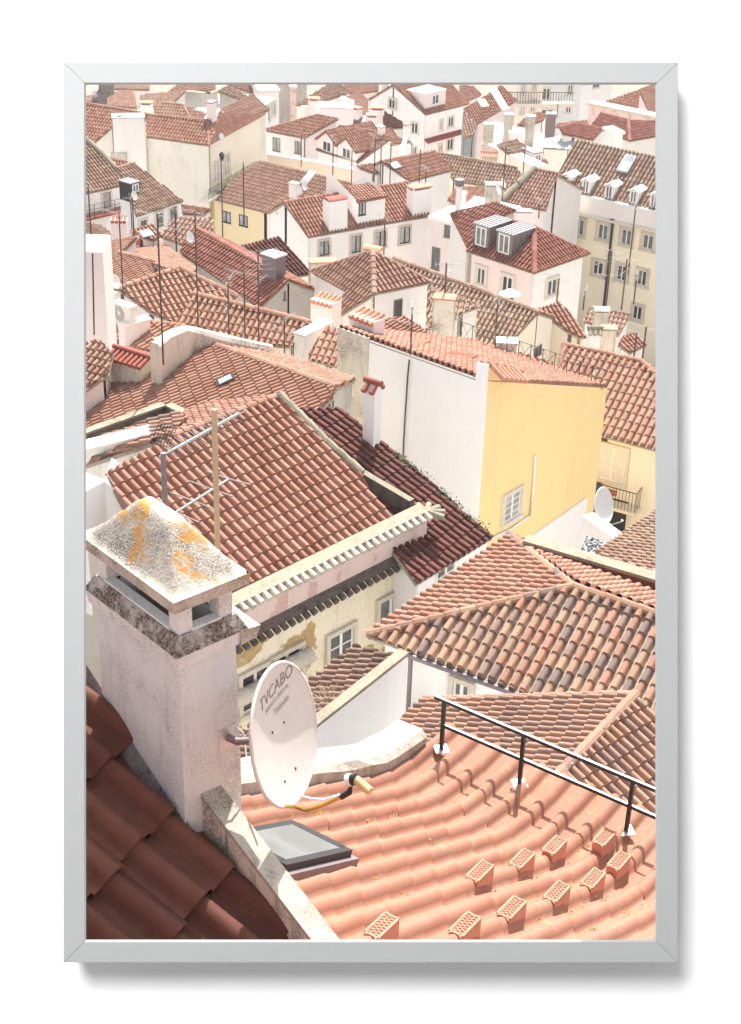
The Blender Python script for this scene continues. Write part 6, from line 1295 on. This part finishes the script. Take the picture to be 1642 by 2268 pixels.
# ================================================================ aerials, dishes and small things
AL = [  # foot pixel, top pixel y, kind, D, label
 (q(4, 250, 670), q(4, 0, 285)[1], 0, 66, 'short dark aerial mast at the left edge beside the white tower wall'),
 (q(4, 355, 500), q(1, 0, 1130)[1], 0, 68, 'tall pale grey aerial pole rising past the air conditioner, left'),
 (q(4, 672, 840), q(1, 0, 1160)[1], 1, 52, 'tall black aerial mast rising from behind the stained tiled chimney'),
 (q(4, 958, 550), q(1, 0, 1120)[1], 1, 64, 'thin rusty aerial mast left of the steep orange roof'),
 (q(4, 1210, 600), q(4, 0, 170)[1], 2, 62, 'aerial mast with a long horizontal boom above the steep orange roof'),
 (q(4, 1342, 630), q(4, 0, 110)[1], 0, 62, 'leaning thin aerial mast between two taller ones, left of centre'),
 (q(4, 1455, 660), q(1, 0, 1430)[1], 2, 62, 'dark aerial mast rightmost of the row on the grey ridge wall'),
 (q(1, 1160, 1340), q(1, 0, 690)[1], 1, 106, 'tall rusty aerial lattice in front of the ochre facade'),
 (q(1, 1335, 1190), q(1, 0, 700)[1], 0, 108, 'second aerial mast on the ochre house, with small boom'),
 (q(1, 432, 1300), q(1, 0, 980)[1], 0, 98, 'aerial mast with a round dish below the dark topped dormer, left'),
 (q(1, 88, 1420), q(1, 0, 900)[1], 1, 92, 'leaning aerial by the small balcony at the left edge'),
 (q(5, 1180, 760), q(5, 0, 395)[1], 2, 54, 'aerial mast with long booms on the white townhouse wall'),
 (q(5, 145, 760), q(5, 0, 480)[1], 1, 63, 'small aerial on the steep orange roof beside the sloping parapet'),
 (q(2, 960, 1450), q(2, 0, 1140)[1], 1, 100, 'aerial mast in front of the long white house, right of its third window'),
 (q(2, 880, 870), q(2, 0, 480)[1], 0, 124, 'thin aerial left of the roof glazing, upper centre'),
 (q(2, 930, 880), q(2, 0, 560)[1], 0, 124, 'paired thin aerial right above the glazing, upper centre'),
 (q(2, 1010, 860), q(2, 0, 540)[1], 1, 124, 'aerial with a square grid head, upper centre'),
 (q(2, 540, 920), q(2, 0, 500)[1], 0, 118, 'thin aerial crossing the first gable dormer, upper centre'),
 (q(2, 695, 850), q(2, 0, 590)[1], 0, 124, 'thin aerial crossing the second gable dormer, upper centre'),
 (q(2, 283, 720), q(2, 0, 455)[1], 1, 130, 'aerial with messy rods before the cream house, upper centre'),
 (q(2, 1250, 860), q(2, 0, 590)[1], 0, 120, 'leaning aerial on the salmon roof, upper right of centre'),
 (q(2, 1303, 870), q(2, 0, 740)[1], 0, 118, 'short aerial near the brick topped chimney'),
 (q(3, 352, 1000), q(3, 0, 570)[1], 0, 112, 'tall dark aerial by the sooty round topped chimney'),
 (q(3, 522, 790), q(3, 0, 570)[1], 0, 124, 'aerial in front of the grey box dormer'),
 (q(3, 650, 1140), q(3, 0, 1010)[1], 0, 112, 'short aerial left of the apartment block corner'),
 (q(3, 1385, 1600), q(3, 0, 1060)[1], 1, 104, 'tall aerial crossing the apartment facade, right of the down pipe'),
 (q(6, 1200, 400), q(3, 0, 1420)[1], 2, 92, 'leafy looking aerial cluster left of the tall aerial, right edge'),
 (q(6, 1330, 400), q(6, 0, 0)[1], 1, 92, 'aerial with white booms before the lower apartment windows'),
 (q(6, 1430, 350), q(6, 0, 130)[1], 1, 92, 'small aerial right of the white boomed one'),
 (q(6, 798, 350), q(6, 0, 155)[1], 0, 90, 'aerial at the right wall of the pink and white house'),
 (q(6, 1015, 400), q(6, 0, 260)[1], 0, 88, 'short aerial at the foot of the white wall, right'),
 (q(6, 1500, 820), q(6, 0, 550)[1], 0, 78, 'dark aerial near the right edge above the pantile roof'),
 (q(6, 1430, 810), q(6, 0, 600)[1], 0, 78, 'slightly shorter dark aerial beside it, left neighbour of the edge one'),
 (q(5, 1460, 310), q(5, 0, 30)[1], 2, 76, 'aerial on the grey chimney with a terracotta top, centre right'),
 (q(5, 1590, 590), q(5, 0, 475)[1], 0, 70, 'short aerial behind the railing of the yellow townhouse'),
 (q(3, 800, 320), q(3, 0, 170)[1], 1, 150, 'white aerial in front of the pale blue house'),
 (q(6, 300, 560), q(6, 0, 330)[1], 1, 80, 'aerial with two white booms over the long dark roof'),
 (q(1, 780, 1410), q(1, 0, 1080)[1], 1, 88, 'aerial with a pale boom over the zig-zag tiled roof')]
for px, top, kd, D, lb in AL: antenna(px, top, lb, kd, D=D, r=.028 if D < 70 else .034, sc=1.15 if D < 75 else 1.4)
# big yagi aerial in front of the cream house roof
P = atD(q('a', 690, 545), 15.5); an = empty('tv_antenna', P, 'large aerial on a grey pole with a wire reflector behind the foreground chimney', 'antenna', 'television aerials on the roofs')
e = proj(P); u1 = e[1] - proj(P + Zv)[1]; hh = (e[1] - q('a', 0, 60)[1]) / u1; m = MB(); m.tube([P - Zv * .5, P + Zv * hh], .028, 'zincdark', 8); m.build('mast', an)
A1, A2 = atD(q('a', 640, 100), 15.4), atD(q(4, 1290, 1260), 17.5); m = MB(); m.tube([A1, A2], .014, 'alu', 6); d = (A2 - A1); x = d.cross(Zv).normalized(); z = d.cross(x).normalized()
for i in range(17): c = A1 + d * (.12 + i * .053); s_ = .13; m.tube([c - x * s_ + z * s_ * .5, c, c + x * s_ + z * s_ * .5], .006, 'iron', 4); m.tube([c - x * s_ - z * s_ * .5, c, c + x * s_ - z * s_ * .5], .005, 'alu', 4)
m.build('aerial', an); m = MB(); g0, gx_, gz_ = atD(q(4, 570, 1510), 15.6), atD(q(4, 720, 1540), 15.6), atD(q(4, 640, 1330), 15.6)
for i in range(7): t = i / 6; m.tube([g0 + (gx_ - g0) * t, g0 + (gx_ - g0) * t + (gz_ - g0)], .004, 'iron', 4); m.tube([g0 + (gz_ - g0) * t, gx_ + (gz_ - g0) * t], .004, 'iron', 4)
m.build('reflector', an)
m = MB(); B1, B2 = atD(q('a', 765, 560), 15.3), atD(q('a', 1210, 280), 16.2); m.tube([B1, B2], .013, 'alu', 6)
for t, ln in ((.02, (-60, -25, 190, 80)), (.34, (-200, -75, 190, 75)), (.68, (-190, -70, 175, 60)), (1.0, (-185, -65, 175, 45))):
    c = B1 + (B2 - B1) * t; p = proj(c); D_ = c.length; m.tube([atD((p[0] + ln[0] * .27, p[1] + ln[1] * .27), D_), c, atD((p[0] + ln[2] * .27, p[1] + ln[3] * .27), D_)], .0075, 'alu', 5)
an2 = empty('tv_antenna', B1, 'white ladder-like aerial boom with four cross rods behind the wooden pole', 'antenna', 'television aerials on the roofs'); m.tube([B1 - Zv * .1, B1 - Zv * .9], .015, 'zincdark', 6); m.build('aerial', an2)
# dishes
def dd(px, D, r, az, label, back=None, el=20):
    P = atD(px, D); a_, e_ = R(az), R(el); n_ = Vector((math.cos(e_) * math.sin(a_), -math.cos(e_) * math.cos(a_), math.sin(e_))); r *= .5; dish(None, P, n_, r, label, arm=True, back=P - n_ * .35 - Zv * .1, group='small dishes on the roofs')
dd(q(1, 435, 965), 98, .55, 60, 'small white dish on the aerial mast below the dark topped dormer'); dd(q(1, 893, 1305), 84, .6, 55, 'white dish at the left tip of the dark gabled roof')
dd(q(4, 280, 180), 68, .62, 62, 'white dish above the air conditioners, left'); dd(q(2, 265, 920), 126, .7, 50, 'left of two dishes by the pink chimney on the ochre house'); dd(q(2, 310, 885), 127, .75, 60, 'right of two dishes by the pink chimney on the ochre house')
dd(q(3, 365, 860), 112, .7, 70, 'dish beside the tall dark aerial, right of centre'); dd(q(3, 320, 910), 110, .8, 70, 'dish leaning on the sooty round topped chimney')
dd(q(1, 1150, 480), 126, .5, 40, 'dish on the terrace above the cream balcony facade'); dd(q(1, 1440, 445), 145, .45, 50, 'small dish at the corner of the white street house')
dd(q(5, 400, 465), 80, .01, 30, 'x') if False else None
# air conditioners
def acu(px, D, label, az=-38):
    P = atD(px, D); r_ = empty('air_conditioner', P, label, 'air conditioner', 'outdoor air conditioner units'); X = Vector((math.cos(R(az)), math.sin(R(az)), 0)); Y = Vector((-X.y, X.x, 0)); m = MB(); m.box(P, X, Y, Zv, .55, .22, .42, 'plasticw'); m.build('casing', r_)
    m = MB(); c = P - Y * .225 - X * .12; n = 20
    for rr in (.3, .22, .14): m.tube([c + (X * math.cos(2 * math.pi * i / n) + Zv * math.sin(2 * math.pi * i / n)) * rr for i in range(n + 1)], .015, 'zincdark', 4, False)
    m.build('fan_grille', r_)
acu(q(4, 355, 435), 66, 'white air conditioner unit on the flat roof, lower one, left'); acu(q(4, 200, 330), 68, 'air conditioner unit half hidden by the white tower wall, left edge')
# mushroom vent
P = atD(q(6, 410, 330), 84); v_ = empty('roof_cowl', P, 'white conical roof cowl before the pink wall, on the long dark ridge', 'roof vent'); m = MB(); m.tube([P - Zv * .5, P + Zv * .35], .22, 'zincdark', 10); m.tube([P + Zv * .35, P + Zv * .62], [.58, .06], 'whitep', 16); m.build('cowl', v_)
P = atD(q(2, 1570, 1080), 106); v_ = empty('flue', P, 'slim white flue with a dark cowl left of the adjoining red roof', 'flue'); m = MB(); m.tube([P - Zv * 1, P + Zv * 1.6], .22, 'whitep', 10); m.tube([P + Zv * 1.7, P + Zv * 2.1], .33, 'zincdark', 10); m.build('flue', v_)
# street lamp on the cream balcony facade
P = atD(q(1, 1152, 650), 129); v_ = empty('street_lamp', P, 'black wall lantern above the flower balcony of the cream facade', 'lantern'); m = MB(); m.tube([P - Zv * .3, P + Zv * .2], [.14, .24], 'iron', 6); m.tube([P + Zv * .2, P + Zv * .45], [.28, .05], 'iron', 6); m.build('lantern', v_)
# second pole shadow caster: none; moss and weeds on the dark maroon roof edge
wd = MB(); rs = random.Random(14)
for i in range(70):
    t = rs.random(); px = (870 + (1075 - 870) * t + rs.uniform(-4, 4), 1003 + (1178 - 1003) * t + rs.uniform(-3, 3)); b = hit(px)
    if not b: continue
    for k_ in range(6):
        c = b[1] + Vector((rs.gauss(0, .12), rs.gauss(0, .12), .05)); t1 = Vector((rs.gauss(0, 1), rs.gauss(0, 1), abs(rs.gauss(0, 1)))).normalized() * .05; t2 = t1.cross(Zv).normalized() * .03; wd.poly([c - t1, c + t2, c + t1, c - t2], 'green')
tag(wd.build('moss'), 'dark moss and weeds along the foot of the tall white wall', 'moss', kind='stuff')
# ================================================================ thin summer haze over the hillside
hz = bpy.data.materials.new('haze'); hz.use_nodes = True; t_ = hz.node_tree; t_.nodes.clear(); o_ = t_.nodes.new('ShaderNodeOutputMaterial'); pv = t_.nodes.new('ShaderNodeVolumePrincipled')
pv.inputs['Color'].default_value = (.9, .92, .95, 1); pv.inputs['Density'].default_value = .0003; pv.inputs['Anisotropy'].default_value = .0; t_.links.new(pv.outputs[0], o_.inputs['Volume'])
MAT['haze'] = hz; m = MB(); m.box(Vector((0, 1720, -34)), Vector((1, 0, 0)), Vector((0, 1, 0)), Zv, 960, 1860, 40, 'haze'); tag(m.build('haze'), 'thin pale haze hanging over the roofs', 'haze', kind='stuff')
